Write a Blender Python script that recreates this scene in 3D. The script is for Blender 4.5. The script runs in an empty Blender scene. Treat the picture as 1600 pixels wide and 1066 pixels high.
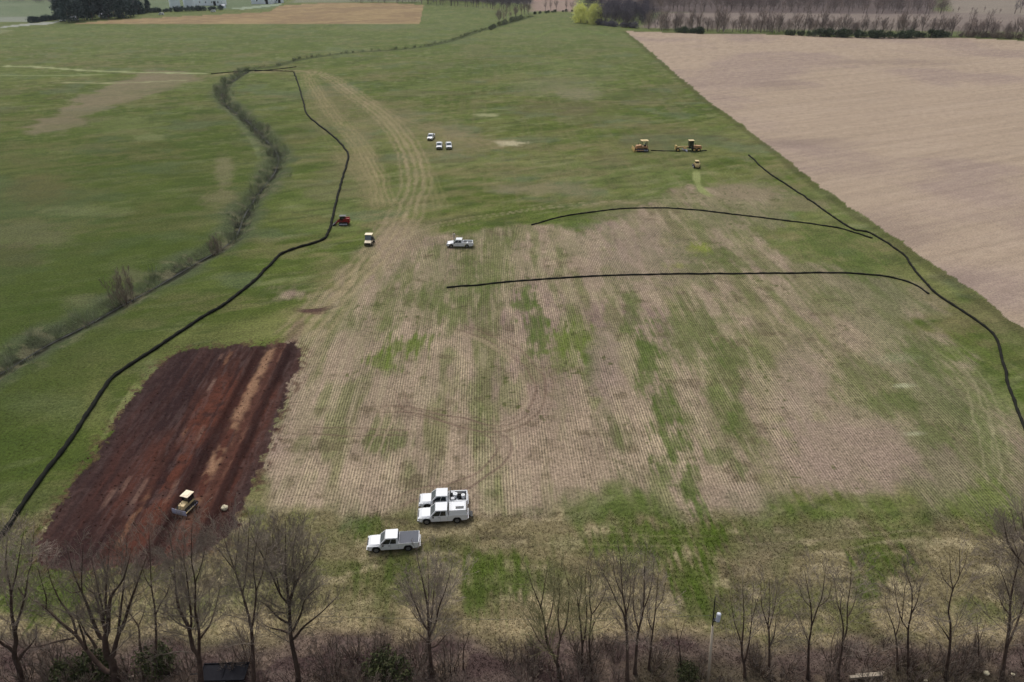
import bpy, bmesh, math, random
import numpy as np
from mathutils import Vector, Matrix
R = math.radians
random.seed(7)
rng = np.random.default_rng(7)
sc = bpy.context.scene
C = sc.collection

# ------------------------------------------------------------------ camera, sky, sun, exposure
CAM_H = 61.0; FOC = 1150.0 / 1600.0 * 36.0; TILT = math.atan(618.0 / 1150.0)
cam = bpy.data.cameras.new('camera'); cam.lens = FOC; cam.sensor_width = 36; cam.clip_end = 20000; cam.clip_start = 0.5
camo = bpy.data.objects.new('camera', cam); C.objects.link(camo)
camo.location = (0, 0, CAM_H); camo.rotation_euler = (math.pi / 2 - TILT, 0, 0)
sc.camera = camo
SUN_EL, SUN_AZ = R(58), R(-25)          # azimuth measured from +Y towards +X
w = bpy.data.worlds.new("World"); sc.world = w; w.use_nodes = True
nt = w.node_tree; nt.nodes.clear()
sky = nt.nodes.new('ShaderNodeTexSky'); sky.sky_type = 'NISHITA'; sky.sun_disc = False
sky.sun_elevation = SUN_EL; sky.sun_rotation = SUN_AZ; sky.dust_density = 5.0; sky.air_density = 1.2; sky.ozone_density = 1.0
hs = nt.nodes.new('ShaderNodeHueSaturation'); hs.inputs['Saturation'].default_value = 0.35
bg = nt.nodes.new('ShaderNodeBackground'); bg.inputs[1].default_value = 0.15
wo = nt.nodes.new('ShaderNodeOutputWorld')
nt.links.new(sky.outputs[0], hs.inputs['Color']); nt.links.new(hs.outputs[0], bg.inputs[0]); nt.links.new(bg.outputs[0], wo.inputs[0])
sun = bpy.data.lights.new('sun', 'SUN'); sun.energy = 1.1; sun.angle = R(14); sun.color = (1, .97, .93)
suno = bpy.data.objects.new('sun', sun); C.objects.link(suno)
sd = Vector((math.sin(SUN_AZ) * math.cos(SUN_EL), math.cos(SUN_AZ) * math.cos(SUN_EL), math.sin(SUN_EL)))
suno.rotation_euler = (-sd).to_track_quat('-Z', 'Y').to_euler()
sc.view_settings.view_transform = 'Standard'; sc.view_settings.look = 'None'
sc.view_settings.gamma = 1; sc.view_settings.exposure = -0.06

# ------------------------------------------------------------------ helpers
CT, ST = math.cos(TILT), math.sin(TILT)
def ray(px, py):
    xc = (px - 800) / 1150.0; yc = (533 - py) / 1150.0
    return np.array([xc, CT + yc * ST, -ST + yc * CT])
def gp(px, py):                                   # where a survey point of the photograph lies on level ground
    d = ray(px, py); t = CAM_H / -d[2]
    return np.array([d[0] * t, d[1] * t])
def gps(L): return np.array([gp(*p) for p in L])
def pv(px, py, Y):                                # the point at distance Y
    d = ray(px, py); t = Y / d[1]
    return np.array([d[0] * t, Y, CAM_H + d[2] * t])
def lin(c):
    c = np.asarray(c, float) / 255.0
    return np.where(c <= .04045, c / 12.92, ((c + .055) / 1.055) ** 2.4)
K_ALB = 0.88
def alb(r, g, b): return lin((r, g, b)) * K_ALB

def tag(o, label=None, cat=None, group=None, kind=None):
    if label: o['label'] = label
    if cat: o['category'] = cat
    if group: o['group'] = group
    if kind: o['kind'] = kind
    return o
def empty(name, loc, rz=0, **k):
    o = bpy.data.objects.new(name, None); C.objects.link(o); o.location = loc; o.rotation_euler = (0, 0, rz)
    o.empty_display_size = .3
    return tag(o, **k)
def link(name, me, mat=None, parent=None, loc=None):
    o = bpy.data.objects.new(name, me); C.objects.link(o)
    if mat and not me.materials: me.materials.append(mat)
    if parent: o.parent = parent
    if loc is not None: o.location = loc
    return o
def copy_tree(o, parent=None):
    c = o.copy(); C.objects.link(c)
    if parent is not None: c.parent = parent
    for ch in o.children: copy_tree(ch, c)
    return c
def npmesh(name, V, F, smooth=False):
    me = bpy.data.meshes.new(name)
    V = np.asarray(V, np.float32); F = np.asarray(F, np.int32)
    n = F.shape[1]
    me.vertices.add(len(V)); me.vertices.foreach_set('co', V.ravel())
    me.loops.add(F.size); me.loops.foreach_set('vertex_index', F.ravel())
    me.polygons.add(len(F)); me.polygons.foreach_set('loop_start', np.arange(0, F.size, n, dtype=np.int32))
    me.polygons.foreach_set('loop_total', np.full(len(F), n, np.int32))
    if smooth: me.polygons.foreach_set('use_smooth', np.ones(len(F), bool))
    me.update(calc_edges=True)
    return me

# --- noise
def _h(ix, iy, s):
    n = (ix.astype(np.int64) * 374761393 + iy.astype(np.int64) * 668265263 + s * 1274126177) & 0xffffffff
    n = ((n ^ (n >> 13)) * 1274126177) & 0xffffffff
    return ((n ^ (n >> 16)) & 0xffff) / 65535.0
def vn(x, y, s=0):
    ix = np.floor(x); iy = np.floor(y); fx = x - ix; fy = y - iy
    fx = fx * fx * (3 - 2 * fx); fy = fy * fy * (3 - 2 * fy)
    a = _h(ix, iy, s); b = _h(ix + 1, iy, s); c = _h(ix, iy + 1, s); d = _h(ix + 1, iy + 1, s)
    return (a + (b - a) * fx) * (1 - fy) + (c + (d - c) * fx) * fy
def fbm(x, y, s=0, o=4, g=.5):
    t = 0; a = 1; tot = 0
    for i in range(o):
        t = t + a * vn(x, y, s + i * 17); tot += a; a *= g; x = x * 2.03 + 11.3; y = y * 2.03 + 5.7
    return t / tot
def sstep(a, b, x):
    t = np.clip((x - a) / (b - a), 0, 1); return t * t * (3 - 2 * t)

# --- distances
def seg_dist(X, Y, P):
    best = np.full(X.shape, 1e9); along = np.zeros(X.shape); acc = 0
    for a, b in zip(P[:-1], P[1:]):
        d = b - a; L2 = d @ d + 1e-9; L = math.sqrt(L2)
        t = np.clip(((X - a[0]) * d[0] + (Y - a[1]) * d[1]) / L2, 0, 1)
        q = np.hypot(X - a[0] - t * d[0], Y - a[1] - t * d[1])
        m = q < best; best = np.where(m, q, best); along = np.where(m, acc + t * L, along); acc += L
    return best, along
def poly_sd(X, Y, P):
    inside = np.zeros(X.shape, bool); n = len(P)
    for i in range(n):
        a = P[i]; b = P[(i + 1) % n]
        c = (a[1] > Y) != (b[1] > Y)
        with np.errstate(divide='ignore', invalid='ignore'):
            xx = (b[0] - a[0]) * (Y - a[1]) / (b[1] - a[1] + 1e-12) + a[0]
        inside ^= c & (X < xx)
    d, _ = seg_dist(X, Y, np.vstack([P, P[:1]]))
    return np.where(inside, d, -d)
def smooth_line(P, k=6):
    P = np.asarray(P, float); Q = np.vstack([2 * P[0] - P[1], P, 2 * P[-1] - P[-2]]); out = []
    for i in range(1, len(Q) - 2):
        p0, p1, p2, p3 = Q[i - 1:i + 3]
        for j in range(k):
            t = j / k
            out.append(.5 * (2 * p1 + (p2 - p0) * t + (2 * p0 - 5 * p1 + 4 * p2 - p3) * t * t + (3 * p1 - p0 - 3 * p2 + p3) * t ** 3))
    out.append(P[-1]); return np.array(out)

# ------------------------------------------------------------------ layout of the fields (surveyed from the photograph)
ROWA = math.atan(-50 / 1150.0 * CT)               # heading of the crop rows
ru = (math.cos(ROWA), -math.sin(ROWA))            # across the rows
rv = (math.sin(ROWA), math.cos(ROWA))             # along the rows
DITCH = smooth_line(gps([(388, 108), (372, 118), (347, 137), (352, 160), (382, 182), (408, 208), (432, 235), (430, 262), (405, 295), (382, 330), (362, 370), (300, 408), (240, 443), (190, 470), (130, 503), (70, 533), (0, 575), (-110, 640), (-240, 720)]), 4)
DRAIN = smooth_line(gps([(388, 108), (430, 104), (460, 95), (540, 83), (640, 76), (700, 65), (745, 50), (775, 42), (830, 26)]), 3)
STUB = gps([(330, 812), (400, 735), (425, 660), (455, 560), (425, 525), (490, 455), (560, 405), (610, 350), (700, 372), (820, 352), (900, 345), (960, 330), (1060, 300), (1120, 290), (1230, 305), (1260, 345), (1200, 385), (1240, 415), (1350, 425), (1430, 455), (1500, 540), (1570, 640), (1640, 760), (1760, 812)])
SOIL = smooth_line(gps([(282, 548), (345, 541), (400, 539), (430, 537), (468, 541), (463, 580), (438, 640), (418, 700), (396, 758), (375, 800), (352, 846), (300, 868), (240, 882), (150, 890), (78, 886), (58, 860), (70, 825), (110, 768), (150, 710), (200, 632), (250, 570), (282, 548)]), 3)
TAN = gps([(978, 49), (1004, 70), (1050, 110), (1110, 160), (1160, 196), (1200, 226), (1280, 290), (1345, 335), (1415, 382), (1500, 440), (1600, 513), (1800, 660), (2050, 860), (3200, 500), (3200, 62), (2400, 66), (1600, 64), (1500, 59), (1330, 58), (1200, 54), (1070, 52)])
HAY = gps([(105, 38), (180, 31), (300, 25), (420, 19), (437, 9), (520, 4), (600, 4), (662, 8), (656, 37), (400, 38)])
def P_(L): return gps(L)

def blob(X, Y, px, py, rx, ry, rot=0):
    """ellipse on the ground, centre and half axes given as they were surveyed"""
    c = gp(px, py); a = (gp(px + rx, py) - gp(px - rx, py)) / 2; b = (gp(px, py - ry) - gp(px, py + ry)) / 2
    ca, sa = math.cos(R(rot)), math.sin(R(rot)); a2 = a * ca + b * sa; b2 = -a * sa + b * ca
    M = np.linalg.inv(np.array([a2, b2]).T)
    dx = X - c[0]; dy = Y - c[1]
    return 1 - np.sqrt((M[0, 0] * dx + M[0, 1] * dy) ** 2 + (M[1, 0] * dx + M[1, 1] * dy) ** 2)

GREEN = [ # px,py,rx,ry,rot,strength, tone 0 mid 1 bright 2 dark 3 yellow
 (640,540,38,22,-30,1,1),(598,562,32,20,0,1,1),(585,690,16,24,0,.7,0),(622,688,18,16,0,.7,0),(822,470,22,24,0,1,0),(842,515,22,45,-20,1,0),(895,535,40,42,0,1,1),(925,575,18,26,0,.9,0),
 (880,620,24,60,-10,.5,0),(985,480,14,60,-12,.8,0),(1010,560,22,60,-16,1,0),(1035,630,26,60,-18,1,0),(1052,700,30,52,-18,1,0),(1075,760,22,45,-20,1,0),(1095,800,18,30,-20,1,0),
 (1080,520,60,55,-25,.75,0),(1130,590,42,70,-25,.6,0),(1142,650,20,34,-10,.9,0),(1122,715,26,14,-30,.7,0),(1160,735,20,16,-30,.8,0),(1140,778,16,9,0,.8,2),(965,690,28,40,-15,.75,2),(985,740,34,22,-15,.5,2),(940,640,16,30,-10,.6,2),
 (1340,580,50,26,-50,.6,0),(1395,630,55,22,-50,.8,0),(1450,680,50,22,-45,.7,0),(1460,555,70,34,-40,.85,0),(1540,600,60,80,-20,.6,0),(1545,700,50,80,0,.5,0),(1540,790,60,45,0,.8,1),(1500,540,40,30,-30,.7,1),
 (1340,705,14,8,0,.9,2),(1272,615,14,8,-20,.6,2),(1080,400,60,28,0,.8,0),(1058,417,20,11,0,1,3),(1092,388,22,10,0,1,3),(1130,410,70,30,-20,.5,0),(1300,382,70,28,-35,.9,0),(1340,415,60,24,-35,.9,0),
 (880,385,42,22,0,.45,0),(905,352,40,14,0,.8,0),(1110,345,60,14,0,.6,0),(1200,355,60,24,-20,.4,0),(870,465,36,30,0,.2,0),(700,560,50,120,0,.12,0),(760,600,28,140,0,.25,0),(560,600,40,60,-30,.15,0),(480,640,26,90,-24,.3,0),(660,480,120,40,-20,.4,0),(560,500,60,40,-30,.3,0),(680,430,80,60,0,.55,0),(780,400,60,50,0,.5,0),(740,470,60,40,0,.3,0),
 (1240,470,60,30,-30,.35,0),(1190,600,26,30,0,.3,0),(775,770,16,9,0,.7,2),(826,800,22,9,0,.6,2),(480,700,14,30,-20,.35,2),(470,760,60,20,0,.2,0),
 (1060,838,120,34,0,1,1),(1010,870,60,34,0,.7,0),(1080,890,58,50,0,1,1),(1100,950,50,28,0,.7,0),(1360,850,46,34,0,.8,1),(1375,885,60,30,0,.9,1),(1350,925,26,26,0,.9,0),(1245,835,50,16,0,.6,0),(1220,880,26,26,0,.6,0),(765,895,75,50,0,.95,1),(760,935,60,30,0,.9,0),(620,885,70,26,0,.9,0),(590,822,45,22,0,.9,1),(620,920,60,32,0,.6,0),(530,835,50,20,0,.5,0),(900,850,90,22,0,.5,0),(860,900,60,24,0,.5,0),(700,850,60,20,0,.35,0),(560,950,60,30,0,.5,0),(1440,830,40,30,0,.5,0),
 (1530,960,60,26,0,.7,0),(420,850,60,30,0,.4,0),(60,900,90,70,0,1,0),(120,955,80,28,0,.8,0),(250,900,60,20,0,.6,0),(280,950,80,26,0,.6,0),(400,920,80,40,0,.6,0),(880,990,60,18,0,.3,0)]
GC = [alb(82,95,48), alb(92,105,48), alb(78,84,50), alb(122,130,56)]
GH = [alb(74,86,40), alb(74,90,34), alb(66,72,40), alb(120,126,56)]

BARE = [ # px,py,rx,ry,rot,strength,colour   (bare or thin places in the grass)
 (905,148,36,9,0,.6,(128,122,98)),(870,135,70,12,0,.35,(120,118,92)),(795,224,26,4.5,0,1.3,(170,162,132)),(762,180,20,3,0,.8,(150,150,112)),(590,40,60,6,0,.2,(120,124,100)),
 (720,225,60,20,-20,.45,(134,120,94)),(690,205,50,12,0,.35,(130,118,92)),(350,265,16,26,20,.5,(126,118,92)),(345,310,40,14,0,.45,(122,112,88)),(30,365,90,22,20,.5,(104,102,76)),(20,400,50,22,0,.35,(90,82,64)),(60,295,50,26,0,.4,(92,84,56)),(140,330,70,8,20,.35,(120,122,86)),
 (200,195,60,16,30,.3,(112,118,76)),(235,215,24,6,30,.4,(128,132,92)),(155,545,0.1,0.1,0,0,(0,0,0)),(110,640,60,34,30,.3,(98,104,64)),(60,630,60,18,20,.2,(92,100,70)),(200,430,30,14,20,.5,(104,102,78)),(140,470,40,12,30,.4,(112,110,84)),(240,600,20,50,-30,.5,(120,122,84)),(150,640,20,60,-30,.25,(116,116,70)),
 (850,295,90,10,0,.6,(126,118,92)),(1010,235,50,20,0,.25,(100,98,60)),(1150,300,80,16,0,.8,(132,120,98)),(1250,320,50,12,0,.6,(128,118,92)),(620,375,40,30,0,.8,(136,120,102)),(650,360,50,16,0,.5,(130,118,94)),(880,170,90,12,0,.3,(98,90,68)),(1000,150,60,10,0,.3,(84,84,62)),(1060,215,90,14,0,.35,(84,82,58)),(600,180,60,30,-40,.4,(116,110,80)),(520,160,40,30,-40,.5,(124,114,86)),(560,230,30,50,-20,.5,(124,116,84)),(580,300,26,40,0,.4,(124,114,84)),(520,420,40,20,-30,.35,(120,112,80)),
 (830,880,0.1,0.1,0,0,(0,0,0)),(1190,860,50,50,0,.4,(124,112,92)),(1300,830,60,20,0,.5,(128,118,92)),(1400,560,40,8,0,.3,(150,150,120)),(1480,740,40,40,0,.4,(130,118,100)),(1410,603,18,4,0,1.0,(150,150,120)),(1428,678,16,4,0,.8,(150,150,120)),
 (1280,740,60,30,0,.3,(140,122,110)),(1310,705,120,60,-20,.75,(146,128,114)),(1250,590,40,70,-20,.5,(142,126,112)),(1170,780,60,30,0,.5,(142,126,112)),(860,640,60,100,0,.3,(148,130,112)),(1010,410,90,40,0,.5,(140,124,110)),(970,370,70,40,0,.3,(140,124,112)),(945,560,26,60,-12,.6,(138,120,110)),(620,780,60,20,0,.3,(138,120,106))]

TRACKS = [ # points, width m, strength, colour, number of parallel wheel lines
 ([(330,117),(400,112),(478,112),(512,120),(556,150),(600,182),(632,222),(650,270),(640,320),(612,372),(560,430),(500,490),(455,535)],5.5,.95,(152,138,108),5),
 ([(478,114),(500,150),(530,190),(560,225),(588,275),(600,325)],4,.85,(146,134,100),5),
 ([(475,118),(490,175),(520,225),(560,270),(590,320)],3.5,.35,(140,130,96),4),
 ([(560,150),(640,190),(720,212),(760,232)],4,.4,(142,128,100),3),
 ([(600,180),(630,220),(665,260),(690,330)],2.6,.4,(140,132,94),3),
 ([(598,398),(650,362),(720,345),(800,332),(870,322),(960,316),(1060,314),(1150,316),(1190,320)],1.8,.7,(150,140,112),2),
 ([(1088,266),(1090,285),(1100,300),(1118,310)],2.2,1.0,(136,142,92),1),
 ([(1100,292),(1128,308)],2.2,.7,(160,144,122),1),
 ([(0,103),(60,105),(130,110),(210,113),(330,115)],4.6,.9,(152,156,116),1),
 ([(-60,118),(60,118),(170,117)],4.2,.7,(138,146,104),1),
 ([(90,129),(180,130),(260,127),(300,125)],4.0,.8,(150,148,112),1),
 ([(344,152),(352,165),(372,190),(398,225),(405,250)],2.0,.5,(128,134,94),1),
 ([(700,505),(770,530),(822,565),(845,605),(832,645),(795,668),(752,668),(700,655),(640,640),(560,640)],2.4,.75,(112,94,80),3),
 ([(700,515),(760,535),(800,565),(822,610),(812,645),(770,662)],.8,.4,(158,142,118),1),
 ([(440,668),(520,674),(620,676),(660,674)],1.4,.8,(104,88,74),2),
 ([(590,620),(606,650),(590,690),(570,740)],1.6,.8,(150,134,112),2),
 ([(620,600),(640,640),(700,655),(760,672),(788,700),(760,735),(715,760),(640,775),(600,800)],1.8,.75,(112,94,82),2),
 ([(452,483),(480,486),(505,483),(532,475)],2.0,1.3,(84,66,58),1),
 ([(466,489),(500,489),(520,484)],1.4,1.2,(100,80,68),1),
 ([(470,490),(466,505),(460,520),(450,538)],2.2,.6,(112,92,80),1),
 ([(430,535),(450,528),(470,530)],2.4,.6,(112,92,80),1),
 ([(1440,540),(1500,580),(1530,640),(1546,700),(1552,770)],1.9,.5,(150,144,112),2),
 ([(1480,535),(1540,610),(1562,680),(1566,740)],1.6,.45,(150,144,112),2),
 ([(1560,560),(1600,590)],1,.4,(150,144,112),2),
 ([(700,848),(800,843),(920,842),(1040,846),(1140,848)],1.0,.28,(140,134,98),2),
 ([(1130,855),(1250,858),(1400,838),(1500,840)],.8,.35,(140,130,104),2),
 ([(480,850),(560,848)],.8,.35,(140,134,98),2),
 ([(540,380),(575,350),(560,345)],.8,.3,(96,88,60),1),
 ([(700,470),(760,430),(860,425)],1.5,.25,(150,144,112),3),
 ([(560,470),(600,430),(640,400)],3,.45,(142,128,108),4),
 ([(1180,270),(1150,260),(1140,275),(1175,290),(1200,280)],.9,.4,(136,142,96),2),
 ([(225,590),(205,620),(150,700)],1.2,.5,(136,136,92),1),
 ([(835,60),(880,44),(960,56)],3,.4,(110,132,70),1)]

CACHE = {}
def paint(X, Y):
    """albedo (n,3), row strength (n,), height (n,) of the ground at X, Y, class"""
    n = X.shape[0]
    U = X * ru[0] + Y * ru[1]; V = X * rv[0] + Y * rv[1]
    # grass
    f1 = fbm(X / 38, Y / 38, 1, 5); f2 = fbm(X / 9, Y / 6, 2, 4); f3 = fbm(X / 1.7, Y / 1.7, 3, 3)
    f4 = fbm((X * .8 + Y * .6) / 50, (Y * .8 - X * .6) / 11, 4, 4)
    col = np.tile(alb(87, 98, 46), (n, 1))
    def mix(c, m):
        nonlocal col
        m = np.clip(m, 0, 1)[:, None]
        col = col * (1 - m) + np.asarray(c) * m
    mix(alb(104, 112, 66), sstep(.42, .7, f1) * .9)
    mix(alb(76, 92, 40), sstep(.45, .75, f2) * .6)
    mix(alb(112, 112, 70), sstep(.5, .8, f4) * .75)
    mix(alb(70, 84, 42), sstep(.55, .8, 1 - f4) * .45)
    mix(alb(104, 98, 64), sstep(.6, .8, fbm(X / 16, Y / 12, 9, 4)) * .6)
    mix(alb(130, 130, 94), sstep(.56, .74, fbm((X + .5 * Y) / 9, (Y - .5 * X) / 2.6, 19, 4)) * .45)
    mix(alb(66, 76, 42), sstep(.58, .74, fbm((X + .4 * Y) / 8, (Y - .4 * X) / 2.4, 18, 4)) * .5)
    mix(alb(108, 104, 76), sstep(.58, .7, fbm(X / 24, Y / 20, 17, 5)) * .5)
    mix(alb(94, 104, 76), sstep(.6, .72, fbm(X / 18, Y / 14, 16, 5)) * .6)
    cr_ = fbm((X + .45 * Y) / 7, (Y - .45 * X) / 3, 14, 5, .62); cl_ = fbm(X / 28, Y / 16, 15, 4)
    mix(alb(112, 104, 74), sstep(.55, .68, cl_ * .6 + cr_ * .4) * .6)
    col = col * (1 + .75 * (cr_ - .5))[:, None]
    # drill lines in the grass
    g = fbm(U / 1.3, V / 30, 12, 3); mix(alb(116, 112, 78), sstep(.5, .8, g) * .35 * sstep(-60, -10, X))
    leftm = sstep(-25, -75, X + .08 * Y); mix(alb(64, 78, 34), leftm * (.6 + .32 * sstep(200, 90, Y)) * sstep(460, 150, Y))
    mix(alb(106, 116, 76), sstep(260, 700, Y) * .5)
    row = np.zeros(n); H = np.zeros(n)
    # wheat stubble / soybean rows
    sd = poly_sd(X, Y, STUB)
    edge = sd + (fbm(X / 12, Y / 12, 21, 4) - .5) * 22 + (fbm(U / 1.5, V / 9, 22, 3) - .5) * 7
    st = sstep(-2.5, 4, edge)
    sfull = sstep(-1, 1, sd)
    f5 = fbm(X / 20, Y / 20, 31, 4); f6 = fbm(U / 2.4, V / 14, 32, 4); f7 = fbm(X / .9, Y / .9, 33, 2)
    sc_ = np.tile(alb(145, 129, 110), (n, 1))
    def mx(a, c, m): m = np.clip(m, 0, 1)[:, None]; return a * (1 - m) + np.asarray(c) * m
    sc_ = mx(sc_, alb(132, 113, 103), sstep(.45, .7, f5) * .8)
    sc_ = mx(sc_, alb(152, 138, 114), sstep(.5, .75, f6) * .6)
    sc_ = mx(sc_, alb(112, 110, 76), sstep(.45, .66, fbm(U / 4, V / 22, 35, 4)) * .75)
    sc_ = mx(sc_, alb(100, 106, 64), sstep(.52, .72, fbm(X / 7 + U / 5, Y / 12, 36, 5)) * .6)
    sc_ = mx(sc_, alb(98, 88, 68), sstep(.6, .76, fbm(X / 2.4, Y / 2.0, 37, 4)) * .6); sc_ = sc_ * (1 + .7 * (fbm(X / 4, Y / 7, 40, 5, .6) - .5))[:, None]; sc_ = mx(sc_, alb(158, 144, 120), sstep(.56, .72, fbm(U / 1.2, V / 12, 46, 4)) * .5)
    rt = sstep(20, 70, X - .15 * Y); sc_ = mx(sc_, alb(116, 112, 86), rt * .4); sc_ = mx(sc_, alb(90, 98, 62), rt * sstep(.42, .66, fbm(U / 7, V / 26, 38, 5)) * .7); sc_ = mx(sc_, alb(94, 102, 62), sstep(150, 200, Y) * sstep(.42, .6, fbm(U / 6, V / 18, 39, 5)) * .6)
    m = np.clip(st, 0, 1)[:, None]; col = col * (1 - m) + sc_ * m
    row = st * (.55 + .6 * sstep(.3, .7, f6))
    # headland between the stubble and the tree belt
    y0 = gp(800, 812)[1]; y1 = gp(800, 965)[1]; y2 = gp(800, 1005)[1]
    hl = sstep(y0 + 1.6, y0 - 1.8, Y + (fbm(X / 2.5, Y / 6, 44, 4) - .5) * 9 + .01 * X)
    f8 = fbm(X / 3.2, Y / 2.0, 41, 5); hc = np.tile(alb(122, 112, 84), (n, 1))
    hc = mx(hc, alb(102, 100, 66), sstep(.42, .62, fbm(X / 11, Y / 6, 42, 4)))
    hc = mx(hc, alb(152, 140, 110), sstep(.5, .68, f8) * .85)
    hc = mx(hc, alb(80, 72, 56), sstep(.52, .7, fbm(X / 2.2, Y / 1.3, 43, 4)) * .6)
    hc = mx(hc, alb(84, 98, 52), sstep(-10, -45, X) * .6 * sstep(.3, .6, f5))
    strw = sstep(y1 + 3, y1 - .5, Y + (f2 - .5) * 3) * sstep(y2 - 1, y2 + 1.5, Y)
    hc = mx(hc, alb(150, 136, 106), strw * sstep(.35, .6, f8) * .85)
    m = hl[:, None]; col = col * (1 - m) + hc * m; row = row * (1 - hl) + .0
    leftside = sstep(-62, -74, X + .1 * (Y - 60))
    # green weeds
    wn = (fbm(X / 3.2, Y / 3.2, 51, 5, .6) - .5) * 1.3 + (fbm(U / .5, V / 4, 52, 3) - .5) * 1.3
    wst = .42 + .85 * fbm(U / .45, V / 5, 53, 3)
    for (px, py, rx, ry, rot, s, tn) in GREEN:
        b = blob(X, Y, px, py, rx, ry, rot)
        k = b > -.9
        if not k.any(): continue
        mm = np.zeros(n); mm[k] = sstep(-.15, .55, b[k] * .9 + wn[k]) * min(s, 1) * (.5 + .45 * s) * np.clip(wst[k], 0, 1)
        mm = np.where(b > -.9, mm, 0) * sstep(-.9, -.25, b)
        cc = (GH if py > 805 else GC)[tn] * (.8 + .4 * f3)[:, None]
        mm = mm[:, None]; col = col * (1 - mm) + cc * mm; row = row * (1 - .45 * mm[:, 0])
    for (px, py, rx, ry, rot, s, c) in BARE:
        if s <= 0: continue
        b = blob(X, Y, px, py, rx, ry, rot)
        mm = sstep(-.35, .55, b + (wn * .35 + (f8 - .5) * .9)) * min(s, 1)
        mix(alb(*c), mm * sstep(-.8, -.3, b))
    # scattered weed tufts in the stubble
    tf = fbm(X / 1.1, Y / 1.1, 61, 2); mix(alb(78, 82, 46), st * sstep(.74, .84, tf) * sstep(.5, .65, fbm(X / 14, Y / 14, 62, 3)) * .8)
    # the long bare flank in the left pasture
    b = poly_sd(X, Y, CACHE.setdefault('flank', P_([(38, 212), (85, 214), (125, 196), (185, 165), (300, 127), (290, 112), (225, 106), (190, 126), (105, 158), (48, 188)])))
    xr_ = gp(190, 150)[0]; mix(alb(128, 116, 96), sstep(-2, 5, b + (f2 - .5) * 22 + (f1 - .5) * 16) * (.85 - .35 * sstep(xr_ - 20, xr_ + 30, X)) * (.6 + .5 * f4))
    # wheel tracks
    wob = (fbm(X / 6, Y / 6, 71, 3) - .5) * 1.4
    for i, (L, wd, s, c, k) in enumerate(TRACKS):
        if i not in CACHE: CACHE[i] = smooth_line(P_(L), 5)
        P = CACHE[i]; lo = P.min(0) - wd * 2 - 2; hi = P.max(0) + wd * 2 + 2
        q = (X > lo[0]) & (X < hi[0]) & (Y > lo[1]) & (Y < hi[1])
        if not q.any(): continue
        d, al = seg_dist(X[q], Y[q], P)
        d = np.abs(d + wob[q])
        brk = .45 + .9 * fbm(al / 7 + i, d / 2, 80 + i, 3)
        if k > 1:
            if k == 2 or (k == 3 and wd < 2.5): st_ = .85 * sstep(.30, .06, np.abs(d - .85)) + .18 * sstep(wd * .8, 0, d) + (.4 * sstep(.3, .1, np.abs(d - 1.9)) if k == 3 else 0)
            else: st_ = (.5 + .5 * np.cos(d / wd * math.pi * k + 3 * (f3[q] - .5))) ** 1.2 * sstep(wd * 1.2, wd * .5, d) * .72 * (.4 + .9 * fbm(d * 2.2, al / 22 + i, 150 + i, 3)) + .2 * sstep(wd * 1.3, 0, d)
        else: st_ = sstep(wd * .62, wd * .3, d)
        Lt = np.hypot(*np.diff(P, axis=0).T).sum(); mm = np.zeros(n); mm[q] = st_ * s * brk * sstep(0, 4, al) * sstep(0, 4, Lt - al); mm = np.clip(mm, 0, 1)
        mix(alb(*c), mm); row = row * (1 - .7 * mm)
    # stream channel
    d, al = seg_dist(X, Y, DITCH)
    wv = (fbm(X / 5, Y / 5, 91, 3) - .5)
    ch = sstep(7.5, 2.5, d + wv * 7)
    mix(alb(78, 86, 60), ch * .85); mix(alb(66, 68, 54), sstep(3.6, 1.0, d + wv * 4) * .8 * sstep(.35, .6, f3)); mix(alb(36, 36, 30), sstep(1.2, .5, d + wv * 2.4) * .85)
    mix(alb(112, 108, 84), ch * sstep(.55, .7, f8) * .6)
    H -= sstep(4.0, .7, d) * 1.1
    row = row * (1 - ch)
    d2, al = seg_dist(X, Y, DRAIN)
    mix(alb(70, 78, 50), sstep(5, 1.5, d2 + wv * 3) * .85); H -= sstep(3, .6, d2) * .35
    # woodland floor under the near belt
    wf = sstep(y2 + 2.0, y2 - 1.5, Y + (fbm(X / 5, Y / 5, 95, 4) - .5) * 6)
    wc = np.tile(alb(98, 84, 78), (n, 1)); wc = mx(wc, alb(74, 60, 58), sstep(.4, .65, f8) * .9); wc = mx(wc, alb(124, 108, 94), sstep(.6, .75, f3) * .5); wc = mx(wc, alb(66, 66, 42), sstep(.55, .7, f5) * .5)
    m = wf[:, None]; col = col * (1 - m) + wc * m; row *= 1 - wf
    # far fields beyond the site
    def far(L, c, c2, s=1.0, e=6):
        b = poly_sd(X, Y, P_(L)); mm = sstep(-e, e, b + (f2 - .5) * e) * s
        cc = np.asarray(alb(*c)) * (1 - f4[:, None]) + np.asarray(alb(*c2)) * f4[:, None]
        nonlocal col
        col = col * (1 - mm[:, None]) + cc * mm[:, None]
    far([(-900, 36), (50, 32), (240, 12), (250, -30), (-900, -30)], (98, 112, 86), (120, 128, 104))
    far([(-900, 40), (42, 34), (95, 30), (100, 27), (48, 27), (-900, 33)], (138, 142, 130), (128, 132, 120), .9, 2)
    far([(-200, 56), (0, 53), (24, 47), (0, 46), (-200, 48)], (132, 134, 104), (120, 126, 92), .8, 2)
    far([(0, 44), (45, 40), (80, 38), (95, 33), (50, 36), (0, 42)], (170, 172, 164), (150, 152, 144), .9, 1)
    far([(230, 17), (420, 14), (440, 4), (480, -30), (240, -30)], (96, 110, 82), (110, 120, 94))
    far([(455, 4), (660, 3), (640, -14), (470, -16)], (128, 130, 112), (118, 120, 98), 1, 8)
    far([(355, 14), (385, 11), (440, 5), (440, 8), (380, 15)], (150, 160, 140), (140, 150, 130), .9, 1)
    far([(830, 18), (900, 18), (900, -20), (820, -20)], (150, 130, 120), (140, 124, 112))
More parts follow.
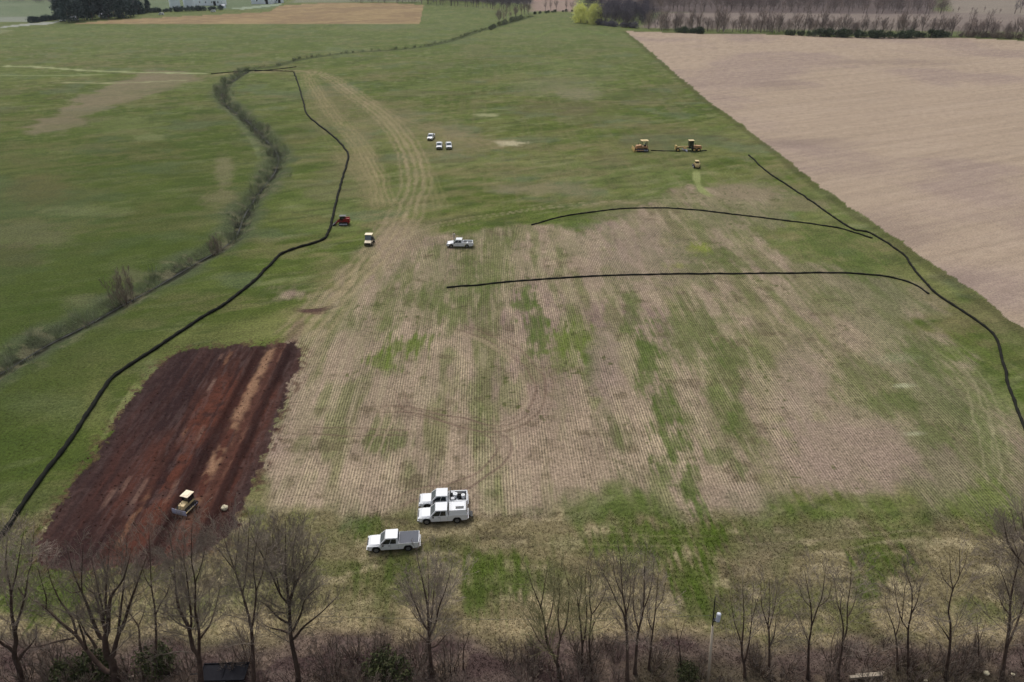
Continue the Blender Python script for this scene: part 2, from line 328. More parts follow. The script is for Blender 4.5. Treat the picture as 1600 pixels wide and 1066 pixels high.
    far([(1000, 44), (1600, 50), (2600, 50), (2600, 12), (1040, 20)], (122, 110, 104), (136, 124, 114))
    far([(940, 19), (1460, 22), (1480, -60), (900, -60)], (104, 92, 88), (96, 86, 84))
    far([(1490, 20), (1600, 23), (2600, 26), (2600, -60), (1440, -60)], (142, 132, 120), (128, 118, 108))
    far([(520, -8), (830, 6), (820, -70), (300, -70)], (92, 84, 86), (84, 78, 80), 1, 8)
    cls = np.zeros(n, np.int32)
    # hay-coloured field far left
    sdh = poly_sd(X, Y, HAY); k = sdh > 0; cls[k] = 3
    hcol = np.asarray(alb(150, 130, 98)) * (.8 + .4 * f2[:, None]); hcol = mx(hcol, alb(132, 112, 88), sstep(.45, .65, f4) * .7)
    col[k] = hcol[k]
    # worked tan field on the right
    sdt = poly_sd(X, Y, TAN); k = sdt + (f3 - .5) * 1.6 + (fbm(X / 9, Y / 9, 111, 4) - .5) * 2.2 > 0; cls[k] = 1
    a1, a2 = math.cos(.45), math.sin(.45)
    q = fbm((X * a1 + Y * a2) / 30, (Y * a1 - X * a2) / 5, 101, 5); q2 = fbm(X / 45, Y / 45, 102, 4); q3 = fbm((X * a1 + Y * a2) / 3, (Y * a1 - X * a2) / .7, 103, 3)
    tc = np.tile(alb(165, 147, 128), (n, 1)); tc = mx(tc, alb(170, 152, 134), sstep(.4, .7, q) * .5); tc = mx(tc, alb(148, 130, 121), sstep(.48, .72, q2) * .7)
    tc = mx(tc, alb(176, 160, 140), sstep(.5, .75, q3) * .24); tc = mx(tc, alb(142, 126, 112), sstep(.5, .75, 1 - q3) * .24); tc = tc * (1 + .3 * (fbm((X * a1 + Y * a2) / 60, (Y * a1 - X * a2) / 1.6, 104, 3) - .5))[:, None]
    for (px, py, rx, ry) in [(1215, 133, 60, 8), (1390, 98, 110, 5), (1370, 360, 120, 40), (1250, 222, 90, 9), (1440, 440, 80, 26)]:
        b = blob(X, Y, px, py, rx, ry); tc = mx(tc, alb(126, 110, 102), sstep(-.4, .8, b + (q - .5) * 1.4) * .42)
    col[k] = tc[k]; row[k] = .0
    H[k] += (fbm(X[k] / .8, Y[k] / .8, 110, 2) - .5) * .12
    be = sstep(2.6, .6, np.abs(sdt + 1.3 + (f2 - .5) * 2)); kk = cls == 0; m = (be * .5 * kk)[:, None]; col = col * (1 - m) + alb(74, 74, 46) * m
    # dug red-brown soil
    sds = poly_sd(X, Y, SOIL) + (fbm(X / 1.6, Y / 1.6, 120, 5, .65) - .5) * 3.4; k = sds > 0
    spill = (sstep(-2.6, -.2, sds) * sstep(.45, .6, fbm(X / .7, Y / .7, 126, 3)) * (~k) * .75)[:, None]; col = col * (1 - spill) + alb(84, 62, 52) * spill; cls[k] = 2
    L0 = gp(418, 552); L1 = gp(300, 790); dv = (L1 - L0); dv = dv / np.hypot(*dv)
    s_ = (X - L0[0]) * dv[0] + (Y - L0[1]) * dv[1]; p_ = (X - L0[0]) * dv[1] - (Y - L0[1]) * dv[0]   # along / across (west positive)
    z = fbm(p_ / 1.5, s_ / 16, 121, 4); z2 = fbm(p_ / .35, s_ / 3, 122, 3); z3 = fbm(X / 1.3, Y / 1.3, 123, 4)
    so = np.tile(alb(66, 44, 39), (n, 1))
    so = mx(so, alb(92, 55, 43), sstep(3.2, .8, np.abs(p_ - 4.2)) * sstep(.25, .6, z3) * .9 * sstep(2, 12, s_) * sstep(56, 36, s_))
    so = mx(so, alb(88, 54, 44), sstep(.48, .7, z) * .65)
    so = mx(so, alb(46, 33, 33), sstep(.48, .7, 1 - z) * .8)
    so = mx(so, alb(88, 72, 68), sstep(.52, .72, z2) * .45); so = mx(so, alb(54, 41, 41), sstep(7, 12, p_) * .4); so = mx(so, alb(60, 43, 41), sstep(48, 60, s_) * .4)
    so = mx(so, alb(50, 32, 29), sstep(1.1, .3, np.abs(p_ - 1.6)) * .65)
    so = mx(so, alb(146, 114, 90), sstep(1.3, .3, np.abs(p_ + .2 + (z3 - .5) * 1.2)) * sstep(.38, .58, fbm(p_ / 2, s_ / 3.0, 124, 3)) * .85 * sstep(46, 30, s_))
    so = mx(so, alb(88, 58, 48), sstep(1.2, .3, np.abs(p_ + 1.6)) * .6)
    so = mx(so, alb(48, 32, 30), sstep(1.0, .2, np.abs(p_ + 3.2 + (z3 - .5))) * .8)
    so = mx(so, alb(120, 88, 68), sstep(.5, .15, np.abs(p_ - 6.4 + (z3 - .5))) * sstep(.5, .65, fbm(p_ / 2, s_ / 4, 127, 3)) * .6); so = mx(so, alb(110, 80, 66), sstep(.4, .1, np.abs(p_ + 2.2 + (z3 - .5))) * sstep(.5, .65, fbm(p_ / 2, s_ / 4, 128, 3)) * .5)
    for (px, py, ln) in [(218, 765, 3.2), (195, 755, 2.2), (268, 765, 3), (330, 600, 2.5), (312, 675, 2.5), (170, 775, 2.5), (345, 555, 1.5), (400, 690, 0.1)]:
        c0 = gp(px, py); ss = (X - c0[0]) * dv[0] + (Y - c0[1]) * dv[1]; pp = (X - c0[0]) * dv[1] - (Y - c0[1]) * dv[0]
        so = mx(so, alb(122, 96, 84), sstep(.5, .15, np.abs(pp) + .0) * sstep(ln, ln * .5, np.abs(ss)) * .6 * (.3 + z2))
    so = mx(so, alb(82, 66, 62), sstep(2.5, .5, sds) * .35)
    col[k] = so[k]; row[k] = 0
    hh = -.25 * sstep(0, 1.2, sds) + (z3 - .5) * .16 + (z - .5) * .42 + (fbm(X / .45, Y / .45, 125, 2) - .5) * .08 + .3 * sstep(1.0, .2, np.abs(p_ - 2.6)) - .12 * sstep(.9, .2, np.abs(p_ - 1.3)) + .35 * sstep(.9, .2, np.abs(p_ + 3.0))
    H[k] += hh[k]
    H += (f3 - .5) * .10 * (cls == 0)
    return np.clip(col, 0, 1), np.clip(row, 0, 1.2), H, cls

def gz(x, y):
    return float(paint(np.array([x], float), np.array([y], float))[2][0])

# ------------------------------------------------------------------ materials
def new_mat(name):
    m = bpy.data.materials.new(name); m.use_nodes = True
    return m, m.node_tree, m.node_tree.nodes['Principled BSDF']
def N(t, typ, **k):
    n = t.nodes.new(typ)
    for a, b in k.items():
        if a.startswith('i_'): n.inputs[int(a[2:])].default_value = b
        else: setattr(n, a, b)
    return n
def math_n(t, op, a, b=None, c=None):
    n = t.nodes.new('ShaderNodeMath'); n.operation = op
    for i, v in enumerate((a, b, c)):
        if v is None: continue
        if isinstance(v, (int, float)): n.inputs[i].default_value = v
        else: t.links.new(v, n.inputs[i])
    return n.outputs[0]
def mulcol(t, c, f):
    n = t.nodes.new('ShaderNodeVectorMath'); n.operation = 'SCALE'; t.links.new(c, n.inputs[0])
    if isinstance(f, (int, float)): n.inputs[3].default_value = f
    else: t.links.new(f, n.inputs[3])
    return n.outputs[0]
def noise(t, vec, scale, detail=3, rough=.6, dist=0):
    n = N(t, 'ShaderNodeTexNoise'); n.inputs['Scale'].default_value = scale; n.inputs['Detail'].default_value = detail
    n.inputs['Roughness'].default_value = rough; n.inputs['Distortion'].default_value = dist
    if vec is not None: t.links.new(vec, n.inputs['Vector'])
    return n.outputs['Fac']
def ground_mat(name, rows, amp=1.0, bump=.25):
    m, t, b = new_mat(name); L = t.links.new
    at = N(t, 'ShaderNodeAttribute', attribute_name='albedo'); ra = N(t, 'ShaderNodeAttribute', attribute_name='rows')
    geo = N(t, 'ShaderNodeNewGeometry'); pos = geo.outputs['Position']
    sx = N(t, 'ShaderNodeSeparateXYZ'); L(pos, sx.inputs[0])
    n1 = noise(t, pos, 2.2, 4, .7); n2 = noise(t, pos, .35, 4, .65); n3 = noise(t, pos, 9.0, 2, .6)
    f = math_n(t, 'ADD', math_n(t, 'MULTIPLY', math_n(t, 'SUBTRACT', n1, .5), 2.3 * amp), 1.0)
    f = math_n(t, 'ADD', f, math_n(t, 'MULTIPLY', math_n(t, 'SUBTRACT', n2, .5), .55 * amp))
    f = math_n(t, 'ADD', f, math_n(t, 'MULTIPLY', math_n(t, 'SUBTRACT', n3, .5), 2.2 * amp))
    hgt = n1
    if rows:
        u = math_n(t, 'ADD', math_n(t, 'MULTIPLY', sx.outputs[0], ru[0]), math_n(t, 'MULTIPLY', sx.outputs[1], ru[1]))
        mp = N(t, 'ShaderNodeMapping'); mp.inputs['Rotation'].default_value = (0, 0, ROWA); mp.inputs['Scale'].default_value = (1.6, .16, 1); L(pos, mp.inputs['Vector'])
        wob = noise(t, mp.outputs[0], 1.0, 2, .5)
        ph = math_n(t, 'ADD', math_n(t, 'MULTIPLY', u, 2 * math.pi / .39), math_n(t, 'MULTIPLY', wob, 2.6))
        s = math_n(t, 'SINE', ph)
        mp2 = N(t, 'ShaderNodeMapping'); mp2.inputs['Rotation'].default_value = (0, 0, ROWA); mp2.inputs['Scale'].default_value = (2.4, .5, 1); L(pos, mp2.inputs['Vector'])
        brk = noise(t, mp2.outputs[0], 1.0, 3, .6)
        a = math_n(t, 'MULTIPLY', math_n(t, 'MULTIPLY', ra.outputs['Fac'], .5), math_n(t, 'ADD', math_n(t, 'MULTIPLY', brk, 2.2), -.5))
        f = math_n(t, 'ADD', f, math_n(t, 'MULTIPLY', s, a))
        f = math_n(t, 'ADD', f, math_n(t, 'MULTIPLY', math_n(t, 'SUBTRACT', brk, .5), math_n(t, 'MULTIPLY', ra.outputs['Fac'], .7)))
    f = math_n(t, 'MAXIMUM', f, .25)
    c = mulcol(t, at.outputs['Color'], f)
    L(c, b.inputs['Base Color']); b.inputs['Roughness'].default_value = 1; b.inputs['Specular IOR Level'].default_value = .05
    bp = N(t, 'ShaderNodeBump'); bp.inputs['Strength'].default_value = bump; bp.inputs['Distance'].default_value = .15; L(hgt, bp.inputs['Height']); L(bp.outputs[0], b.inputs['Normal'])
    return m
MG = ground_mat('field ground', True, 1.0); MT = ground_mat('worked field', False, .62); MS = ground_mat('dug soil', False, .6, .35); MH = ground_mat('hay field', False, .5)
def solid(name, c, rough=.6, metal=0, var=.12, scale=4, spec=.4, coat=0, srgb=True):
    m, t, b = new_mat(name); c = lin(c) if srgb else np.array(c)
    tc = N(t, 'ShaderNodeTexCoord'); nz = noise(t, tc.outputs['Object'], scale, 4, .6)
    rgb = N(t, 'ShaderNodeRGB'); rgb.outputs[0].default_value = (*[float(v) for v in c], 1)
    f = math_n(t, 'ADD', math_n(t, 'MULTIPLY', math_n(t, 'SUBTRACT', nz, .5), var * 2.5), 1.0)
    t.links.new(mulcol(t, rgb.outputs[0], f), b.inputs['Base Color'])
    b.inputs['Roughness'].default_value = rough; b.inputs['Metallic'].default_value = metal; b.inputs['Specular IOR Level'].default_value = spec; b.inputs['Coat Weight'].default_value = coat
    return m
def leafy(name, c1, c2, scale=1.5):
    m, t, b = new_mat(name)
    geo = N(t, 'ShaderNodeNewGeometry'); nz = noise(t, geo.outputs['Position'], scale, 4, .7)
    oi = N(t, 'ShaderNodeObjectInfo')
    rp = N(t, 'ShaderNodeValToRGB'); rp.color_ramp.elements[0].color = (*lin(c1), 1); rp.color_ramp.elements[1].color = (*lin(c2), 1)
    rp.color_ramp.elements[0].position = .35; rp.color_ramp.elements[1].position = .65
    t.links.new(nz, rp.inputs[0])
    f = math_n(t, 'ADD', math_n(t, 'MULTIPLY', oi.outputs['Random'], .5), .75)
    t.links.new(mulcol(t, rp.outputs[0], f), b.inputs['Base Color']); b.inputs['Roughness'].default_value = .9; b.inputs['Specular IOR Level'].default_value = .1
    return m
M = dict(
 bark=leafy('dark bark', (70, 57, 51), (98, 82, 72), 1.2), twig=leafy('bare twigs', (124, 112, 102), (156, 144, 130), .8),
 twig_green=leafy('budding twigs', (124, 120, 88), (150, 146, 106), .8),
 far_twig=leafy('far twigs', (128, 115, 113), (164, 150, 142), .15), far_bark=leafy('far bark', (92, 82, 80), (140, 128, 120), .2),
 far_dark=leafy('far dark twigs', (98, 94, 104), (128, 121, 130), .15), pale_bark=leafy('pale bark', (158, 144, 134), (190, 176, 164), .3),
 fir=leafy('evergreen', (58, 70, 72), (84, 98, 94), .4), fir2=leafy('green thicket', (56, 68, 54), (88, 98, 74), .4), willow=leafy('willow catkins', (218, 220, 134), (238, 238, 168), .3),
 brush=leafy('grey brush', (98, 108, 80), (132, 136, 110), .6), brush2=leafy('brown brush', (108, 97, 90), (144, 130, 117), .8), holly=leafy('green leaves', (52, 58, 40), (84, 88, 58), 1.0),
 white=solid('white paint', (218, 220, 223), .28, 0, .02, 1, .5, .4), glass=solid('dark glass', (30, 36, 42), .08, 0, .05, 1, .8), wind=solid('windscreen', (82, 92, 98), .1, 0, .15, 2, .9),
 tyre=solid('tyre rubber', (24, 23, 23), .85), rim=solid('alloy rim', (120, 122, 126), .35, .6), black=solid('black plastic', (26, 27, 29), .5), cover=solid('grey tonneau vinyl', (74, 78, 88), .6, 0, .1, 6),
 bedm=solid('bed liner', (104, 104, 102), .7), chrome=solid('chrome', (150, 152, 156), .25, .8), lamp=solid('headlight lens', (200, 204, 208), .15), red=solid('tail lens', (120, 20, 16), .3),
 sock=solid('black filter sock', (34, 34, 30), .95, 0, .3, 3, .1), wood=solid('weathered timber', (112, 98, 84), .9, 0, .25, 3, .1), stake=solid('stake wood', (130, 110, 84), .9),
 cat=solid('machine yellow', (186, 158, 98), .5, 0, .15, 2), tan=solid('faded machine cream', (214, 190, 140), .5, 0, .15, 2), orange=solid('orange paint', (180, 136, 92), .5, 0, .15, 2),
 redp=solid('red machine paint', (140, 30, 28), .45, 0, .15, 2), cream=solid('cream roof', (236, 220, 190), .5, 0, .1, 2), steel=solid('worn steel', (168, 170, 192), .35, .2, .2, 3), track=solid('steel track', (40, 36, 33), .8, 0, .3, 5),
 pole=solid('pole wood', (186, 172, 154), .9, 0, .2, 3, .1), galv=solid('grey enamel', (206, 210, 220), .45, 0, .1), wire=solid('wire', (90, 90, 84), .6), stone=solid('pale stone', (198, 188, 160), .9, 0, .3, 2),
 wall=solid('white metal siding', (228, 234, 242), .5, 0, .06, .3), roof=solid('pale roof', (176, 180, 190), .6, 0, .08, .3), water=solid('stream water', (30, 32, 28), .55, 0, .1, 1, .2), skin=solid('skin', (170, 120, 98), .6), jacket=solid('pale jacket', (226, 222, 212), .9), trousers=solid('grey trousers', (186, 180, 168), .9), hair=solid('dark hair', (36, 28, 24), .8),
 deadwood=solid('dead wood', (150, 138, 122), .9, 0, .3, 3), slate=solid('blue grey tarp', (40, 40, 44), 1, 0, .4, 2, 0), floodl=solid('water tank plastic', (222, 224, 226), .4))

# ------------------------------------------------------------------ ground sheet (finer near the site, out to the horizon)
tt = np.concatenate([np.linspace(1290, -40, 850), [-50, -58, -64, -70, -74, -77, -79.5, -81.5, -83]])
Yr = np.array([gp(800, v)[1] for v in tt])
nu = 1240; us = np.concatenate([[-2.4, -1.7, -1.2, -.95], np.linspace(-.8, .8, nu - 8), [.95, 1.2, 1.7, 2.4]])
GX = (us[None, :] * (Yr[:, None] + 33.0)); GY = np.repeat(Yr[:, None], nu, 1)
GX = GX.ravel(); GY = GY.ravel()
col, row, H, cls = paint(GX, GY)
print('painted', len(GX))
nr = len(tt); ii = (np.arange(nr - 1)[:, None] * nu + np.arange(nu - 1)[None, :]).ravel()
F = np.stack([ii, ii + 1, ii + 1 + nu, ii + nu], 1)
fc = np.maximum.reduce([cls[F[:, 0]], cls[F[:, 1]], cls[F[:, 2]], cls[F[:, 3]]])
allV = np.stack([GX, GY, H], 1)
for c, nm, mt in ((0, 'ground', MG), (1, 'worked_field', MT), (2, 'dug_soil', MS), (3, 'hay_field', MH)):
    f = F[fc == c]; used, inv = np.unique(f.ravel(), return_inverse=True)
    me = npmesh(nm, allV[used], inv.reshape(-1, 4), True)
    a = me.attributes.new('albedo', 'FLOAT_COLOR', 'POINT'); a.data.foreach_set('color', np.concatenate([col[used], np.ones((len(used), 1))], 1).astype(np.float32).ravel())
    a = me.attributes.new('rows', 'FLOAT', 'POINT'); a.data.foreach_set('value', row[used].astype(np.float32))
    o = link(nm, me, mt); tag(o, kind='structure')
del allV, F
# the stream
def ribbon(name, P, wd, z, mat):
    T = np.gradient(P, axis=0); T /= np.linalg.norm(T, axis=1)[:, None] + 1e-9; Nn = np.stack([-T[:, 1], T[:, 0]], 1)
    ww = wd * (.6 + .8 * rng.random(len(P)))[:, None]
    A = P + Nn * ww; B = P - Nn * ww; n = len(P)
    V = np.vstack([np.c_[A, np.full(n, z)], np.c_[B, np.full(n, z)]]); k = np.arange(n - 1)
    return link(name, npmesh(name, V, np.stack([k, k + 1, k + 1 + n, k + n], 1)), mat)
tag(ribbon('stream', smooth_line(DITCH, 2), .13, -.98, M['water']), kind='structure')

# ------------------------------------------------------------------ tubes and bare trees
def tubes(P, Rr, sides=4):
    """P (n,k,3) R (n,k) -> verts, quad faces"""
    n, k, _ = P.shape
    d = P[:, -1] - P[:, 0]; d /= np.linalg.norm(d, axis=1)[:, None] + 1e-9
    ref = np.where(np.abs(d[:, 2:3]) > .9, np.array([[1., 0, 0]]), np.array([[0, 0, 1.]]))
    u = np.cross(d, ref); u /= np.linalg.norm(u, axis=1)[:, None] + 1e-9; v = np.cross(d, u)
    a = np.arange(sides) * 2 * math.pi / sides
    ring = np.cos(a)[None, :, None] * u[:, None, :] + np.sin(a)[None, :, None] * v[:, None, :]
    V = P[:, :, None, :] + Rr[:, :, None, None] * ring[:, None, :, :]
    base = (np.arange(n) * k * sides)[:, None, None] + (np.arange(k - 1) * sides)[None, :, None]
    s = np.arange(sides)[None, None, :]; s2 = (s + 1) % sides
    Fq = np.stack([base + s, base + s2, base + sides + s2, base + sides + s], -1).reshape(-1, 4)
    return V.reshape(-1, 3), Fq
def join(parts):
    Vs, Fs, o = [], [], 0
    for V, F_ in parts: Vs.append(V); Fs.append(F_ + o); o += len(V)
    return np.vstack(Vs), np.vstack(Fs)
def children(P, Rr, g, spacing, t0, lenf, lmin, lmax, ang, up, rf, k=4, nmax=None):
    """side shoots of a set of polylines P (n,k,3)"""
    seg = np.linalg.norm(np.diff(P, axis=1), axis=2); L = seg.sum(1)
    cnt = np.maximum(1, (L * (1 - t0) / spacing).astype(int))
    idx = np.repeat(np.arange(len(P)), cnt)
    t = t0 + (1 - t0) * g.random(len(idx)); t = t ** .9
    q = t * (P.shape[1] - 1); i = np.minimum(q.astype(int), P.shape[1] - 2); fr = (q - i)[:, None]
    S = P[idx, i] * (1 - fr) + P[idx, i + 1] * fr
    D = P[idx, i + 1] - P[idx, i]; D /= np.linalg.norm(D, axis=1)[:, None] + 1e-9
    rr = Rr[idx, i] * (1 - fr[:, 0]) + Rr[idx, i + 1] * fr[:, 0]
    rv_ = g.normal(size=(len(idx), 3)); rv_ -= (rv_ * D).sum(1)[:, None] * D; rv_ /= np.linalg.norm(rv_, axis=1)[:, None] + 1e-9
    an = R(ang) * (.6 + .7 * g.random(len(idx)))[:, None]
    D2 = D * np.cos(an) + rv_ * np.sin(an); D2[:, 2] += up; D2 /= np.linalg.norm(D2, axis=1)[:, None] + 1e-9
    ln = np.clip(L[idx] * lenf * (1.15 - t) * (.6 + .8 * g.random(len(idx))), lmin, lmax)
    pts = [S]; cur = S; dd = D2
    for j in range(k - 1):
        cur = cur + dd * (ln / (k - 1))[:, None]; pts.append(cur)
        dd = dd + g.normal(size=dd.shape) * .14 + np.array([0, 0, up * .5]); dd /= np.linalg.norm(dd, axis=1)[:, None] + 1e-9
    CP = np.stack(pts, 1)
    r0 = np.maximum(rr * rf, .004); CR = r0[:, None] * np.linspace(1, .35, k)[None, :]
    return CP, CR
def resample(P, Rr, k):
    P = np.asarray(P); s = np.r_[0, np.cumsum(np.linalg.norm(np.diff(P, axis=0), axis=1))]; t = np.linspace(0, s[-1], k)
    return np.stack([np.interp(t, s, P[:, j]) for j in range(3)], 1), np.interp(t, s, Rr)
def limb_tube(P, Rr, sides=7):
    P = np.asarray(P); T = np.gradient(P, axis=0); T /= np.linalg.norm(T, axis=1)[:, None] + 1e-9
    u = np.cross(T, np.array([0, 1., 0.05])); u /= np.linalg.norm(u, axis=1)[:, None] + 1e-9; v = np.cross(T, u)
    a = np.arange(sides) * 2 * math.pi / sides
    V = P[:, None, :] + np.asarray(Rr)[:, None, None] * (np.cos(a)[None, :, None] * u[:, None, :] + np.sin(a)[None, :, None] * v[:, None, :])
    k = len(P); b = (np.arange(k - 1) * sides)[:, None]; s = np.arange(sides)[None, :]; s2 = (s + 1) % sides
    return V.reshape(-1, 3), np.stack([b + s, b + s2, b + sides + s2, b + sides + s], -1).reshape(-1, 4)
def tree_meshes(name, limbs, seed, dens=1.0, levels=4, minr=.0085, lmul=1.0, up=.22):
    """limbs: list of (P (k,3), R (k))"""
    g = np.random.default_rng(seed)
    lv0 = [limb_tube(P, r) for P, r in limbs]
    trunk = npmesh(name + ' trunk', *join(lv0), True)
    P = []; Q = []
    for p, r in limbs:
        a, b = resample(p, r, 8); P.append(a); Q.append(b)
    P = np.array(P); Q = np.array(Q); parts = []
    P1, R1 = children(P, Q, g, .55 / dens, .18, .5, .9, 4.8 * lmul, 44, up, .32, 5)
    R1 = np.clip(R1, minr * 1.6, .034 if minr < .02 else .06); parts.append(tubes(P1, R1, 4))
    P2, R2 = children(P1, R1, g, .36 / dens, .12, .55, .5, 2.6 * lmul, 38, up * .8, .55, 4)
    R2 = np.clip(R2, minr * 1.1, .02); parts.append(tubes(P2, R2, 3))
    if levels > 2:
        P3, R3 = children(P2, R2, g, .30 / dens, .1, .55, .35, 1.3 * lmul, 34, up * .6, .6, 3)
        R3 = np.clip(R3, minr, .016); parts.append(tubes(P3, R3, 3))
    if levels > 3:
        P4, R4 = children(P3, R3, g, .5 / dens, .1, .6, .25, .8 * lmul, 32, up * .5, .7, 2)
        R4 = np.clip(R4, minr * .9, .012); parts.append(tubes(P4, R4, 3))
    return trunk, npmesh(name + ' crown', *join(parts))

def near_tree(limbs_px, r0, seed, label, dens=1.0, twig='twig', group='bare trees in the near belt', depth=.35):
    g = random.Random(seed); base = limbs_px[0][0]; b2 = gp(*base); Y0 = b2[1]
    done = []; out = []
    for n, L in enumerate(limbs_px):
        L = smooth_line(np.array(L, float), 4)
        if n == 0: dep0, rs = 0.0, r0 * .86
        else:
            q = min(((np.hypot(*(s[0] - L[0])), s) for s in done), key=lambda z: z[0])[1]; dep0, rs = q[1], q[2] * .78
        k = (0.06 if n == 0 else depth) * g.choice((-1, 1)) * g.uniform(.4, 1.2)
        P = []; s = 0; prev = None; pts = []
        for p in L:
            v = pv(p[0], p[1], Y0 + dep0)
            if prev is not None: s += np.linalg.norm(v - prev)
            prev = v; pts.append(pv(p[0], p[1], Y0 + dep0 + k * s))
        P = np.array(pts); seg = np.r_[0, np.cumsum(np.linalg.norm(np.diff(P, axis=0), axis=1))]
        t = seg / seg[-1]; Rr = rs * .88 * (1 - t) ** 1.15 + .014
        if n == 0: Rr = np.where(seg < 1.2, Rr * (1 + .35 * (1 - seg / 1.2)), Rr); P[0, 2] = -.15
        for i in range(len(L)): done.append((L[i], P[i, 1] - Y0, Rr[i]))
        out.append((P, Rr))
    org = np.array([b2[0], Y0, 0.0]); out = [(P - org, r) for P, r in out]
    tm, cm = tree_meshes('bare tree', out, seed, dens)
    e = empty('bare_tree', org, label=label, cat='tree', group=group)
    link('trunk', tm, M['bark'], e); link('crown', cm, M[twig], e)
    return e
